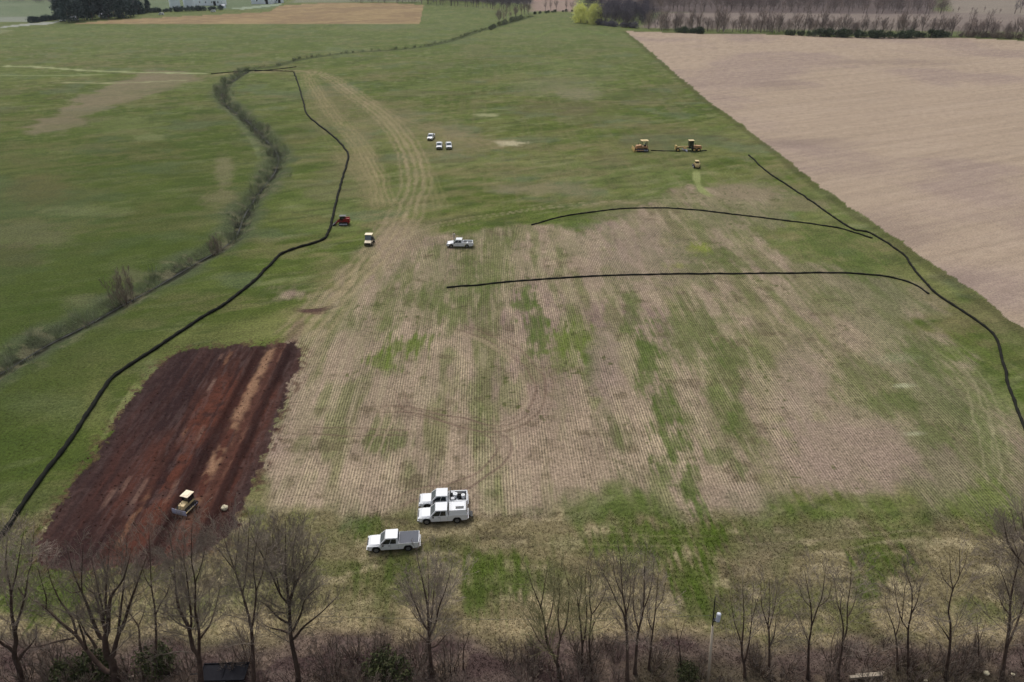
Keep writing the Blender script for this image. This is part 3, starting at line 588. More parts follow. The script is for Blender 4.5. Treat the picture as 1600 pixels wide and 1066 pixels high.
NT = [
 (.36, 1.0, 'bare tree at the bottom left corner, trunk forking into a V', [[(36,1078),(30,1045),(22,1024),(25,1003),(23,988),(18,957),(17,928),(12,899),(9,877),(12,840)],[(24,1022),(14,1012),(0,1003),(-25,975),(-40,930)],[(23,988),(32,957),(39,932),(44,899),(50,875),(53,830)],[(17,928),(25,899),(31,864),(38,825)],[(30,1030),(36,1020),(48,1008),(58,994)],[(39,932),(30,921),(24,905)]]),
 (.52, 1.0, 'largest bare tree of the belt, a low fan of limbs before the dug soil', [[(184,1080),(181,1060),(174,1032),(167,1024),(164,999),(168,986),(170,957),(174,931),(193,904),(205,860)],[(174,1050),(162,1046),(135,1015),(120,994),(97,974),(72,951),(58,941),(46,933),(30,905)],[(72,951),(72,933),(64,906),(58,885)],[(120,994),(112,965),(93,937),(77,899),(70,860)],[(116,997),(100,1000),(87,1003),(64,1009),(24,1016)],[(164,999),(155,993),(143,964),(133,937),(116,899),(104,855)],[(133,937),(128,924),(128,890),(130,850)],[(166,990),(162,976),(155,953),(149,931),(135,918),(122,900)],[(162,976),(161,957),(153,918),(142,870)],[(176,1026),(184,995),(193,976),(203,943),(218,902),(236,850)],[(184,995),(186,976),(190,941),(195,899),(199,835)],[(135,1015),(130,995),(122,970),(118,950)],[(150,1012),(143,1000),(132,985),(120,960)],[(166,960),(165,930),(168,890),(172,845)],[(128,924),(110,926),(97,915)]]),
 (.19, .8, 'slender twin stemmed bare tree just right of the largest fan shaped tree', [[(242,1046),(242,1030),(244,999),(242,954),(237,919),(235,883),(233,835)],[(236,1046),(227,1037),(219,1011),(216,979),(203,959),(190,930)],[(243,962),(250,945),(262,925),(268,900)],[(216,979),(224,960),(228,940)],[(237,919),(228,905),(222,885)]]),
 (.34, 1.0, 'bare tree with two close upright leaders below the cream roofed dozer', [[(314,1076),(313,1050),(310,1024),(301,1011),(294,979),(279,949),(274,911),(271,873),(262,822)],[(311,1024),(311,1004),(310,979),(305,954),(305,911),(299,873),(300,820)],[(296,985),(299,974),(296,936),(289,886),(276,858)],[(311,1000),(322,985),(329,974),(338,945),(347,900)],[(305,911),(314,885),(322,850)],[(289,886),(287,860),(290,825)],[(274,911),(266,890),(258,870)]]),
 (.27, 1.0, 'bare tree leaning left between the twin leader tree and the broad crowned tree', [[(396,1074),(396,1050),(394,999),(391,974),(379,929),(367,891),(352,848),(343,812)],[(393,985),(397,961),(400,924),(396,885),(404,830)],[(379,929),(384,899),(388,850),(390,810)],[(367,891),(372,848),(375,815)],[(367,891),(350,870),(335,850)],[(400,924),(412,890),(418,850)]]),
 (.34, 1.25, 'tall broad crowned bare tree standing left of the nearest pickup, one straight trunk', [[(466,1074),(465,1049),(455,999),(452,949),(448,911),(446,873),(446,815)],[(452,945),(438,929),(425,899),(410,868),(392,835)],[(437,925),(430,890),(428,861),(424,815)],[(452,949),(460,911),(458,861),(470,805)],[(460,911),(475,894),(495,868),(505,840)],[(456,1000),(463,994),(475,979),(500,959),(528,932)],[(453,990),(440,985),(420,980),(402,968)],[(458,985),(470,960),(478,935),(500,915)],[(446,900),(436,860),(436,810)],[(452,935),(466,905),(480,860),(486,820)],[(453,975),(435,965),(415,945),(395,935)]]),
 (.26, 1.1, 'vase shaped bare tree standing alone below the pickup with the grey bed cover', [[(674,1052),(673,1035),(671,1012),(670,984),(668,949),(661,911),(654,881),(650,855)],[(670,986),(661,974),(651,949),(641,924),(634,888)],[(671,990),(676,949),(679,911),(683,868)],[(671,995),(680,975),(686,949),(697,919),(707,880)],[(672,1012),(681,1009),(692,998),(702,985)],[(668,960),(670,925),(668,870)],[(671,1005),(660,995),(648,985)],[(661,974),(650,965),(640,950)]]),
 (.24, 1.0, 'oval crowned bare tree right of the centre with greenish twigs', [[(874,1060),(873,1045),(865,1024),(855,1004),(851,974),(845,949),(833,919),(824,890)],[(870,1035),(875,999),(885,974),(889,939),(888,911),(877,880)],[(866,1024),(845,1004),(828,974),(815,952)],[(853,985),(862,955),(866,920),(866,885)],[(876,998),(872,965),(874,930),(872,895)],[(845,949),(850,920),(855,890)]]),
 (.16, .8, 'thin bare tree with a crooked top beside the oval greenish one', [[(908,1046),(910,1017),(908,986),(904,949),(900,926),(888,911),(880,880)],[(910,1010),(915,985),(917,955),(914,920),(917,885)],[(904,949),(908,925),(907,900)]]),
 (.17, .8, 'narrow bare tree with a right hand fork just left of the tall single stemmed one', [[(924,1048),(922,1024),(921,994),(924,961),(921,936),(923,905),(918,880)],[(924,961),(933,949),(944,930),(948,905)],[(921,994),(930,970),(940,955)]]),
 (.22, .9, 'tall single stemmed bare tree with one long limb leaning left', [[(980,1062),(980,1040),(980,1011),(978,961),(973,931),(971,899),(970,881),(967,855)],[(978,985),(975,960),(963,939),(951,911),(938,888)],[(978,961),(984,935),(985,905)],[(973,931),(962,905),(958,880)]]),
 (.2, .9, 'bare tree curving right, middle one of the three tall stems near the utility pole', [[(992,1052),(993,1037),(997,989),(1005,954),(1007,899),(1008,858)],[(998,985),(990,950),(990,915),(995,880)],[(1005,954),(1014,930),(1020,900),(1022,870)]]),
 (.15, .8, 'slimmest of the three tall stems left of the utility pole', [[(1014,1046),(1015,1032),(1019,994),(1024,954),(1027,919),(1029,893)],[(1024,954),(1035,935),(1040,905)],[(1019,985),(1012,965),(1012,940)]]),
 (.17, .8, 'three forked bare tree just right of the utility pole', [[(1164,1058),(1163,1040),(1159,1017),(1162,974),(1162,949),(1160,912)],[(1163,1035),(1169,1012),(1174,974),(1175,945),(1178,915)],[(1159,1010),(1154,991),(1147,969),(1141,930)],[(1174,974),(1180,950),(1188,925)]]),
 (.17, .8, 'bushy topped bare tree, second to the right of the utility pole', [[(1200,1058),(1202,1035),(1202,999),(1200,979),(1190,945),(1189,905)],[(1201,985),(1210,949),(1216,905)],[(1203,1010),(1210,990),(1213,960)],[(1200,979),(1203,940),(1202,905)]]),
 (.17, .8, 'bare tree with a wide branching fork above a crooked trunk', [[(1262,1060),(1263,1040),(1264,1004),(1268,979),(1267,949),(1263,924),(1257,892)],[(1268,979),(1278,949),(1285,929),(1290,885)],[(1264,1004),(1256,985),(1248,960)],[(1267,949),(1255,935),(1245,905)],[(1278,949),(1294,935),(1300,910)]]),
 (.17, .8, 'bare tree with twin leaders, third from right of the wide forked one, standing over straw', [[(1310,1060),(1311,1040),(1316,1012),(1317,974),(1308,940),(1305,910)],[(1316,1005),(1323,984),(1324,949),(1329,911),(1330,875)],[(1324,965),(1334,945),(1340,915)],[(1317,974),(1313,950),(1318,920)]]),
 (.13, .7, 'thin leaning sapling close left of the Y shaped tree', [[(1402,1046),(1402,1030),(1401,1006),(1396,979),(1385,950),(1383,930)],[(1399,995),(1405,975),(1406,955)]]),
 (.16, .8, 'small bare tree with a clean Y shaped fork', [[(1419,1054),(1419,1030),(1419,984),(1424,959),(1425,924),(1419,904),(1411,878)],[(1419,984),(1409,969),(1401,939),(1396,903)],[(1424,959),(1433,940),(1438,915)],[(1409,969),(1412,940),(1414,915)]]),
 (.2, .8, 'bare tree with a sinuous trunk forking high up', [[(1476,1064),(1479,1045),(1484,1012),(1485,974),(1482,954),(1489,921),(1499,899),(1499,858)],[(1489,921),(1485,899),(1484,868)],[(1489,921),(1475,905),(1468,885)],[(1484,1000),(1474,985),(1466,975)],[(1499,899),(1508,880),(1512,860)]]),
 (.24, 1.0, 'tall bare tree at the right edge with two long leaders', [[(1566,1060),(1569,1034),(1577,979),(1579,939),(1585,904),(1591,873),(1578,830)],[(1571,1025),(1574,1010),(1589,974),(1600,941),(1614,900),(1622,860)],[(1579,939),(1572,915),(1563,890)],[(1591,873),(1600,850),(1603,815)],[(1577,960),(1566,945),(1560,925)],[(1591,873),(1575,850),(1568,815)]]),
 (.3, 1.1, 'dense bare tree rooted beyond the right edge, crown reaching into the picture', [[(1640,1050),(1636,1010),(1628,960),(1618,900),(1604,850),(1596,800)],[(1628,960),(1640,900),(1640,830)],[(1618,900),(1598,880),(1577,850),(1568,815)],[(1604,850),(1614,820),(1618,780)],[(1604,850),(1588,830),(1580,795)]]),
 (.1, .6, 'young sapling in the brush near the right corner', [[(1530,1046),(1529,1015),(1528,985),(1525,960)],[(1529,1005),(1536,985),(1540,970)],[(1529,1000),(1522,980)]]),
 (.09, .6, 'thin sapling left of the utility pole base', [[(1064,1040),(1062,1015),(1058,990),(1054,968)],[(1061,1005),(1066,985),(1070,972)]]),
 (.1, .6, 'small sapling between the vase shaped tree and the oval one', [[(724,1046),(724,1020),(725,1000),(722,985)],[(724,1015),(730,1000),(733,988)]]),
]
for i, (r0, dn, lab, L) in enumerate(NT):
    near_tree(L, r0, 100 + i, lab, dn, 'twig_green' if 'greenish' in lab else 'twig')
print('near trees done')

# synthetic far trees -------------------------------------------------------
def synth_limbs(h, spread, n, seed, r=.22, lo=.2):
    g = random.Random(seed); out = []
    ax = np.array([[g.uniform(-.2, .2) * z, g.uniform(-.2, .2) * z, z * h * .9] for z in np.linspace(0, 1, 8)]); ax[0] = (0, 0, -.2)
    out.append((ax, np.linspace(r, .03, 8)))
    for i in range(n):
        z = lo + (1 - lo) * (i + g.random()) / n * .8; a = i * 2.4 + g.random(); L = spread * (1.15 - z * .6) * g.uniform(.8, 1.2)
        s = np.array([np.interp(z * h * .9, ax[:, 2], ax[:, j]) for j in (0, 1)] + [z * h * .9]); e = s + np.array([math.cos(a) * L, math.sin(a) * L, L * g.uniform(1.1, 2.2)])
        e[2] = min(e[2], h); m = (s + e) / 2 + np.array([math.cos(a) * L * .15, math.sin(a) * L * .15, -L * .12])
        out.append((np.array([s, m * .5 + s * .5, m, (m + e) / 2, e]), np.linspace(r * .55 * (1.1 - z), .03, 5)))
    return out
def leaf_tree(h, w, seed, n=2600, conic=.5, sz=.55, droop=0):
    """trunk mesh and a crown of leaf clumps spread in an uneven volume"""
    g = np.random.default_rng(seed)
    tr = npmesh('leafy trunk', *limb_tube(np.array([[0, 0, -.2], [.1, 0, h * .4], [0, .1, h * .9]]), [.3, .2, .05]), True)
    nc = 46; cz = g.random(nc) ** .8 * .86 + .1; rad = w / 2 * ((1 - cz) ** (.9) * conic + (1 - conic) * np.sin(np.clip(cz, 0, 1) * math.pi) ** .6) + .2
    a = g.random(nc) * 6.28; cen = np.stack([np.cos(a) * rad * g.random(nc) ** .4, np.sin(a) * rad * g.random(nc) ** .4, cz * h], 1)
    k = g.integers(0, nc, n); cr = (w * .16) * (.5 + g.random(nc))
    P = cen[k] + g.normal(size=(n, 3)) * cr[k][:, None] * .62; 
    if droop: P[:, 2] -= g.random(n) * droop; P[:, 2] = np.maximum(P[:, 2], .4)
    P[:, 2] = np.maximum(P[:, 2], .15)
    d1 = g.normal(size=(n, 3)); d2 = g.normal(size=(n, 3))
    if droop: d1[:, 2] -= 2.5
    d1 /= np.linalg.norm(d1, axis=1)[:, None]; d2 /= np.linalg.norm(d2, axis=1)[:, None]; s = sz * (.5 + g.random(n))[:, None]
    V = np.stack([P - d1 * s, P + d2 * s * .5, P + d1 * s, P - d2 * s * .5], 1).reshape(-1, 3)
    return tr, npmesh('leafy crown', V, np.arange(4 * n).reshape(-1, 4))
far_protos = []
for i in range(5):
    h = (15, 18, 13, 17, 20)[i]
    far_protos.append((h, tree_meshes('far tree', synth_limbs(h, (3.6, 3.2, 4.0, 2.6, 4.4)[i], (11, 12, 10, 10, 14)[i], 300 + i, .3), 300 + i, .66, 3, .05, 1.0, .3)))
def place_tree(name, meshes, x, y, s, rz, mats, label, group, cat='tree', z=0.0, names=('trunk', 'crown'), sz=None):
    e = empty(name, (x, y, z), rz, label=label, cat=cat, group=group); e.scale = (s, s, sz or s)
    for me, mt, nm in zip(meshes, mats, names):
        o = link(nm, me, None, e)
        if not me.materials: me.materials.append(mt)
        o.material_slots[0].link = 'OBJECT'; o.material_slots[0].material = mt
    return e
def tree_row(pts, count, jit, smin, smax, mats, label, group, protos=far_protos, name='bare_tree', target_h=None):
    P = smooth_line(gps(pts), 4); s = np.r_[0, np.cumsum(np.linalg.norm(np.diff(P, axis=0), axis=1))]
    for i in range(count):
        t = (i + random.random()) / count * s[-1]; x = np.interp(t, s, P[:, 0]) + random.uniform(-jit, jit); y = np.interp(t, s, P[:, 1]) + random.uniform(-jit, jit)
        h, me = random.choice(protos)
        place_tree(name, me, x, y, random.uniform(smin, smax), random.uniform(0, 6.28), mats, label, group)
FT = (M['far_bark'], M['far_twig']); FD = (M['far_bark'], M['far_dark']); FP = (M['pale_bark'], M['far_twig'])
tree_row([(1015,46),(1100,49),(1200,51),(1330,55),(1450,56),(1600,60),(1700,60)], 72, 3, .7, 1.15, FT, 'bare grey tree in the hedgerow along the far edge of the tan field', 'hedgerow trees behind the tan field')
tree_row([(1010,47),(1120,50),(1250,53),(1400,56),(1520,57),(1640,62)], 26, 3, .6, 1.0, FP, 'pale trunked bare tree in the hedgerow along the far edge of the tan field', 'pale trunked hedgerow trees behind the tan field')
tree_row([(1030,18),(1150,18),(1300,20),(1450,22),(1480,20)], 44, 5, .8, 1.1, FT, 'bare tree in the front of the second wood, beyond the field strip on the right', 'trees of the second wood')
tree_row([(1460,21),(1520,19),(1600,23)], 8, 4, .25, .4, FT, 'small bare tree along the far field boundary at the top right', 'boundary trees top right')
tree_row([(1585,22),(1620,20)], 4, 8, .8, 1, FD, 'dark bare tree at the top right corner', 'corner trees top right')
tree_row([(925,36),(960,40),(1000,44)], 20, 6, .8, 1.1, FD, 'dark purplish bare tree in the copse beside the yellow willow', 'copse beside the willow')
tree_row([(935,28),(980,32),(1020,34)], 14, 9, .9, 1.2, FD, 'dark purplish bare tree deep in the copse beside the yellow willow', 'inner trees of the copse')
tree_row([(560,4),(640,5),(700,9),(760,13),(800,18)], 42, 5, .75, 1.05, FD, 'dark bare tree along the front of the far wood, top centre', 'front trees of the far wood')
tree_row([(772,40),(790,32),(815,26),(825,18)], 12, 5, .5, .8, FT, 'grey bare tree where the drainage line enters the far wood', 'trees at the head of the drainage line')
tree_row([(845,17),(860,17),(885,17),(897,17)], 5, 2, .6, .85, FT, 'bare tree on the grassy headland left of the yellow willow', 'trees left of the willow')
def wood_mass(name, pts, depth, n, h, w_, mat, label, seed, low=.15, tw=.075, per=170, tr=.2, line=None, lat=2.0):
    """a far wood that reads as one mass: n bare trees' worth of stems, boughs and twigs"""
    g = np.random.default_rng(seed); P = smooth_line(gps(pts), 4) if line is None else line; s = np.r_[0, np.cumsum(np.linalg.norm(np.diff(P, axis=0), axis=1))]
    t = g.random(n) * s[-1]; x = np.interp(t, s, P[:, 0]) + g.normal(size=n) * lat; y = np.interp(t, s, P[:, 1]) + g.random(n) * depth
    H_ = h * (.6 + .5 * g.random(n)); base = np.stack([x, y, np.full(n, -.2)], 1); top = base + np.stack([g.normal(size=n) * .8, g.normal(size=n) * .8, H_ * .9], 1)
    parts = [tubes(np.stack([base, (base + top) / 2 + g.normal(size=(n, 3)) * .3, top], 1), np.stack([np.full(n, tr), np.full(n, tr * .7), np.full(n, tr * .2)], 1), 4)]
    k = np.repeat(np.arange(n), per); m = len(k); z = low + (1 - low) * g.random(m) ** .8; r = w_ / 2 * np.sin(np.clip((z - low * .5), 0, 1) * math.pi * .85 + .35) ** .8 * g.random(m) ** .5; a = g.random(m) * 6.28
    A = np.stack([x[k] + np.cos(a) * r, y[k] + np.sin(a) * r, z * H_[k]], 1); d = np.stack([np.cos(a) * .45, np.sin(a) * .45, .8 + .4 * g.random(m)], 1) + g.normal(size=(m, 3)) * .3
    L = (.7 + 1.3 * g.random(m))[:, None]; parts.append(tubes(np.stack([A, A + d * L], 1), np.stack([np.full(m, tw), np.full(m, tw * .35)], 1) * (.5 + g.random(m))[:, None], 3))
    return tag(link(name, npmesh(name, *join(parts)), M[mat]), label, 'woodland', kind='stuff')
wood_mass('copse', [(922,31),(960,34),(1000,38),(1030,40)], 60, 110, 17, 8, 'far_dark', 'purplish grey bare copse behind the yellow willows', 601)
wood_mass('far_wood', [(540,3),(640,4),(700,7),(760,10),(830,14)], 160, 300, 17, 9, 'far_dark', 'purplish bare wood along the far side of the fields, top centre', 602, tw=.1)
wood_mass('second_wood', [(1000,17),(1150,18),(1300,19),(1450,20),(1490,19)], 120, 260, 16, 9, 'far_twig', 'grey bare wood beyond the field strip, top right', 603, tw=.085)
wood_mass('corner_wood', [(-80,2),(0,3),(60,6),(85,8)], 120, 110, 12, 9, 'far_dark', 'dark bare wood at the top left corner', 604, tw=.1)
wood_mass('hedgerow_growth', [(1008,45),(1100,48),(1200,50),(1330,54),(1450,56),(1600,59),(1720,62)], 7, 210, 9, 5, 'far_twig', 'grey brown twiggy undergrowth along the hedgerow behind the tan field', 605, low=.02, tw=.05, per=120)
wood_mass('streamside_growth', None, 1, 170, .6, 1.8, 'brush', 'low tangled grey green growth lining both banks of the winding stream', 607, low=-.1, tw=.02, per=34, tr=.03, line=DITCH, lat=2.2)
wood_mass('drain_growth', None, 1, 110, .45, 2.0, 'brush', 'low rank growth along the straight upper drainage line', 608, low=-.1, tw=.03, per=26, tr=.03, line=DRAIN, lat=1.6)
wood_mass('shelterbelt_growth', [(95,30),(150,27),(210,23)], 25, 60, 17, 7, 'far_dark', 'dark bare trees mixed through the farm shelterbelt', 606, tw=.09)
print('far bare trees done')
# evergreens, willow
fir = [(14, leaf_tree(14, 8, 401, 3200, .7, .6)), (16, leaf_tree(16, 9, 402, 3200, .4, .6)), (12, leaf_tree(12, 10, 403, 3000, .2, .6))]
bush = [leaf_tree(3, 4, 410 + i, 1500, .1, .2) for i in range(3)]
def P1(px, py): return gp(px, py)
for i, (px, py, s) in enumerate([(95,33,.95),(108,35,1.05),(122,34,.9),(132,31,1.1),(145,31,1.0),(158,29,1.05),(170,30,.9),(180,29,1.1),(193,28,1.05),(204,26,1.0),(140,24,1.1),(165,22,1.1),(190,21,1.1),(115,27,1.1),(218,22,.7),(232,19,.6)]):
    c = P1(px, py); place_tree('evergreen_tree', fir[i % 3][1], c[0], c[1], s * 1.45, i * 1.3, (M['far_bark'], M['fir']), 'dark evergreen in the farmyard shelterbelt, top left', 'shelterbelt evergreens')
def bush_row(pts, n, s0, s1, mat, label, group, jit=1.0):
    P = smooth_line(gps(pts), 4); s = np.r_[0, np.cumsum(np.linalg.norm(np.diff(P, axis=0), axis=1))]
    for i in range(n):
        t = (i + random.random() * .8) / n * s[-1]; x = np.interp(t, s, P[:, 0]) + random.uniform(-jit, jit); y = np.interp(t, s, P[:, 1]) + random.uniform(-jit, jit)
        place_tree('shrub', random.choice(bush), x, y, random.uniform(s0, s1), random.uniform(0, 6), (M['far_bark'], mat), label, group, 'shrub', names=('stem', 'foliage'))
bush_row([(48,36),(70,33),(92,31)], 12, 1.0, 1.7, M['fir'], 'dark clipped shrub in the farm lane hedge, top left', 'farm lane hedge')
bush_row([(208,23),(240,20),(290,18),(345,16)], 26, .9, 1.6, M['fir'], 'dark shrub in the hedge in front of the white farm buildings', 'hedge in front of the farm buildings')
bush_row([(1060,51),(1100,53)], 8, .9, 1.5, M['fir2'], 'green shrub at the foot of the hedgerow, left clump', 'left green clump of the hedgerow')
bush_row([(1230,55),(1300,58),(1400,60),(1480,58)], 34, .9, 1.9, M['fir2'], 'green evergreen shrub at the foot of the hedgerow behind the tan field', 'green shrubs under the hedgerow')
bush_row([(1500,58),(1560,60),(1640,66)], 14, .8, 1.3, M['brush2'], 'brown shrub at the foot of the hedgerow near the right edge', 'brown shrubs under the hedgerow')
bush_row([(830,23),(860,20),(898,18)], 10, .5, .9, M['fir2'], 'low dark shrub on the field edge left of the willow', 'edge shrubs left of the willow')
bush_row([(918,35),(950,41),(995,44)], 16, 1.0, 1.7, M['far_dark'], 'dark bramble shrub at the front of the copse', 'bramble shrubs at the front of the copse')
bush_row([(765,48),(785,38),(820,28)], 10, .7, 1.2, M['brush'], 'grey shrub at the head of the drainage line', 'shrubs at the head of the drainage line')
will = leaf_tree(15, 13, 430, 6500, .15, .45, 2.6)
c = P1(907, 36); place_tree('willow_tree', will, c[0], c[1], 1.02, 0, (M['far_bark'], M['willow']), 'left one of two yellow green willows in the far corner of the field', 'yellow green willows')
c = P1(929, 38); place_tree('willow_tree', will, c[0], c[1], 1.08, 2, (M['far_bark'], M['willow']), 'right one of two yellow green willows, against the dark copse', 'yellow green willows')

# bare shrubs ----------------------------------------------------------------
def shrub_mesh(h, w, n, seed, minr=.012, dens=1.0):
    g = random.Random(seed); lim = []
    for i in range(n):
        a = g.random() * 6.28; d = w / 2 * g.random() ** .6; b = np.array([math.cos(a), math.sin(a), 0]) * d
        e = b + np.array([0, 0, h * g.uniform(.65, 1)]); s = b * .3 + np.array([0, 0, -.1]); m = (s + e) / 2 + np.array([g.uniform(-.1, .1), g.uniform(-.1, .1), -.05 * h]) * w
        lim.append((smooth_line(np.array([s, m, e]), 3), np.linspace(.035, .012, 7)))
    gg = np.random.default_rng(seed)
    P = np.array([resample(p, r, 5)[0] for p, r in lim]); Q = np.array([resample(p, r, 5)[1] for p, r in lim])
    P1_, R1 = children(P, Q, gg, .28 / dens, .1, .42, .3, 1.4, 34, .2, .6, 4); R1 = np.clip(R1, minr, .03)
    P2, R2 = children(P1_, R1, gg, .25 / dens, .1, .6, .2, .8, 34, .15, .6, 3); R2 = np.clip(R2, minr * .8, .02)
    return npmesh('shrub stems', *join([limb_tube(p, r, 4) for p, r in lim])), npmesh('shrub twigs', *join([tubes(P1_, R1, 3), tubes(P2, R2, 3)]))
shr = [shrub_mesh(2.2, 2.6, 12, 501, .013), shrub_mesh(1.5, 2.6, 12, 502, .013), shrub_mesh(3.0, 2.8, 12, 503, .014)]
SHR_BIG = shrub_mesh(7.5, 7.0, 26, 510, .02, .8)
def shrub_at(px, py, me, s, mat, label, group=None, name='bare_shrub', jit=0):
    c = gp(px, py); x, y = c[0] + random.uniform(-jit, jit), c[1] + random.uniform(-jit, jit); z = 0
    d = seg_dist(np.array([x]), np.array([y]), DITCH)[0][0]
    if d < 4: z = -1.1 * float(sstep(4.0, .7, np.array([d]))[0])
    return place_tree(name, me, x, y, s, random.uniform(0, 6), (M['bark'] if mat != 'brush' else M['brush'], M[mat]), label, group, 'shrub', z=z, names=('stems', 'twigs'))
shrub_at(193, 468, SHR_BIG, .95, 'brush2', 'large bare multi stemmed shrub standing by the stream on the left')
shrub_at(338, 393, SHR_BIG, .62, 'brush2', 'medium bare shrub by the stream, halfway between the big shrub and the bend')
shrub_at(362, 372, SHR_BIG, .38, 'brush', 'small grey shrub on the stream bank just below the bend')
shrub_at(262, 92, SHR_BIG, .3, 'brush', 'tiny lone grey bush in the upper left pasture') if False else None
sD = np.r_[0, np.cumsum(np.linalg.norm(np.diff(DITCH, axis=0), axis=1))]
iD = lambda t: (np.interp(t, sD, DITCH[:, 0]), np.interp(t, sD, DITCH[:, 1]))
yb = gp(360, 370)[1]
t = 2.0; n = 0
while t < sD[-1]:
    x, y = iD(t); dense = y > yb
    for k in range(2 if dense else 1):
        ox = random.uniform(-3.6, 2.6) if dense else random.uniform(-3.4, .6)
        xx, yy = x + ox, y + random.uniform(-2, 2); d = seg_dist(np.array([xx]), np.array([yy]), DITCH)[0][0]
        z = -1.1 * float(sstep(4.0, .7, np.array([d]))[0]); me = random.choice(shr)
        s = (random.uniform(.3, .7) if random.random() < .75 else random.uniform(.9, 1.4)) if dense else random.uniform(.35, .8)
        up = y > gp(0, 190)[1]
        lab = ('grey bare shrub in the thicket along the upper bends of the stream', 'thicket along the upper stream') if up else ('bare shrub in the thicket along the middle bend of the stream', 'thicket along the middle bend') if dense else ('low bare shrub on the lower left stretch of the stream', 'low shrubs along the lower stream')
        place_tree('bare_shrub', me, xx, yy, s, random.uniform(0, 6), (M['brush'], M['brush'] if random.random() < .65 else M['brush2']), lab[0], lab[1], 'shrub', z=z, names=('stems', 'twigs')); n += 1
    t += random.uniform(5.6, 8.6) if dense else random.uniform(3.0, 5.0)
print('stream shrubs', n)
sE = np.r_[0, np.cumsum(np.linalg.norm(np.diff(DRAIN, axis=0), axis=1))]
for i in range(13):
    t = (i + random.random()) / 13 * sE[-1] * .97; x, y = np.interp(t, sE, DRAIN[:, 0]), np.interp(t, sE, DRAIN[:, 1])
    place_tree('bare_shrub', random.choice(shr), x, y, random.uniform(.5, .9), random.uniform(0, 6), (M['brush'], M['brush']), 'low bare shrub scattered along the straight upper drainage line', 'shrubs along the upper drainage line', 'shrub', z=-.3, names=('stems', 'twigs'))
# thicket under the near belt
UB = [(595,1056,1.3,'holly','green leafed shrub at the bottom edge, left of the vase shaped tree'),(622,1062,1.2,'holly','green leafed shrub at the bottom edge, right next to its larger twin'),(245,1046,1.4,'holly','dark green shrub at the foot of the slender twin stemmed tree'),(150,1058,1.5,'holly','dark green shrub in front of the largest fan shaped tree'),(110,1066,1.3,'holly','dark green shrub left of the foot of the largest tree'),(1075,1062,.9,'holly','small green shrub at the bottom edge left of the utility pole')]
for (px, py, s, mt, lab) in UB:
    c = gp(px, py); place_tree('evergreen_shrub', bush[int(px) % 3], c[0], c[1], s * .58, px, (M['bark'], M[mt]), lab, 'green shrubs in the near belt', 'shrub', names=('stem', 'foliage'))
for i in range(150):
    px = random.uniform(-60, 1660); py = random.uniform(1010, 1120) if random.random() < .75 else random.uniform(1030, 1075)
    if px < 560 and py < 1025 and random.random() < .6: continue
    s = random.uniform(.6, 1.3) * (.8 if py < 1030 else 1.15)
    lab = ('brown bare shrub in the thicket along the bottom edge, left half', 'thicket bottom left') if px < 800 else ('brown bare shrub in the thicket along the bottom edge, right half', 'thicket bottom right')
    shrub_at(px, py, random.choice(shr), s, 'brush2', lab[0], lab[1])

# grass tufts, straw and weeds near the site (nobody could count them)
def tufts(name, n, x0, x1, y0, y1, h, wd, lo=.75, hi=1.35, seed=1):
    g = np.random.default_rng(seed); Y = g.random(n) ** 1.0 * (y1 - y0) + y0; X = (g.random(n) * 2 - 1) * .72 * (Y + 33)
    col, row, H, cls = paint(X, Y); k = (cls == 0); X, Y, H, col = X[k], Y[k], H[k], col[k]; n = len(X)
    col = col * (lo + (hi - lo) * g.random((n, 1))); Vs = []; 
    for b in range(2):
        a = g.random(n) * 6.28; hh = h * (.4 + g.random(n)); ww = wd * (.5 + g.random(n)); off = g.normal(size=(n, 2)) * .08
        bx, by = X + off[:, 0], Y + off[:, 1]
        Vs.append(np.stack([np.stack([bx - np.cos(a) * ww, by - np.sin(a) * ww, H - .02], 1), np.stack([bx + np.cos(a) * ww, by + np.sin(a) * ww, H - .02], 1), np.stack([bx + g.normal(size=n) * hh * .5, by + g.normal(size=n) * hh * .5, H + hh], 1)], 1))
    V = np.concatenate(Vs, 0).reshape(-1, 3); Fc = np.arange(len(V)).reshape(-1, 3); me = npmesh(name, V, Fc)
    cc = np.repeat(np.tile(col, (2, 1)), 3, 0); at = me.attributes.new('albedo', 'FLOAT_COLOR', 'POINT'); at.data.foreach_set('color', np.c_[cc, np.ones(len(cc))].astype(np.float32).ravel())
    m, t, b = new_mat(name); an = N(t, 'ShaderNodeAttribute', attribute_name='albedo'); t.links.new(an.outputs['Color'], b.inputs['Base Color']); b.inputs['Roughness'].default_value = 1; b.inputs['Specular IOR Level'].default_value = .05
    tr = N(t, 'ShaderNodeBsdfTranslucent'); mxs = N(t, 'ShaderNodeMixShader'); mxs.inputs[0].default_value = .5; t.links.new(an.outputs['Color'], tr.inputs[0]); t.links.new(b.outputs[0], mxs.inputs[1]); t.links.new(tr.outputs[0], mxs.inputs[2]); t.links.new(mxs.outputs[0], t.nodes['Material Output'].inputs[0])
    return tag(link(name, me, m), 'short grass, weeds and straw growing between the fence line and the tree belt', 'grass', kind='stuff')
tufts('grass_tufts', 60000, 0, 0, gp(800, 1090)[1], gp(800, 800)[1], .13, .05, 1.0, 1.9, seed=5)

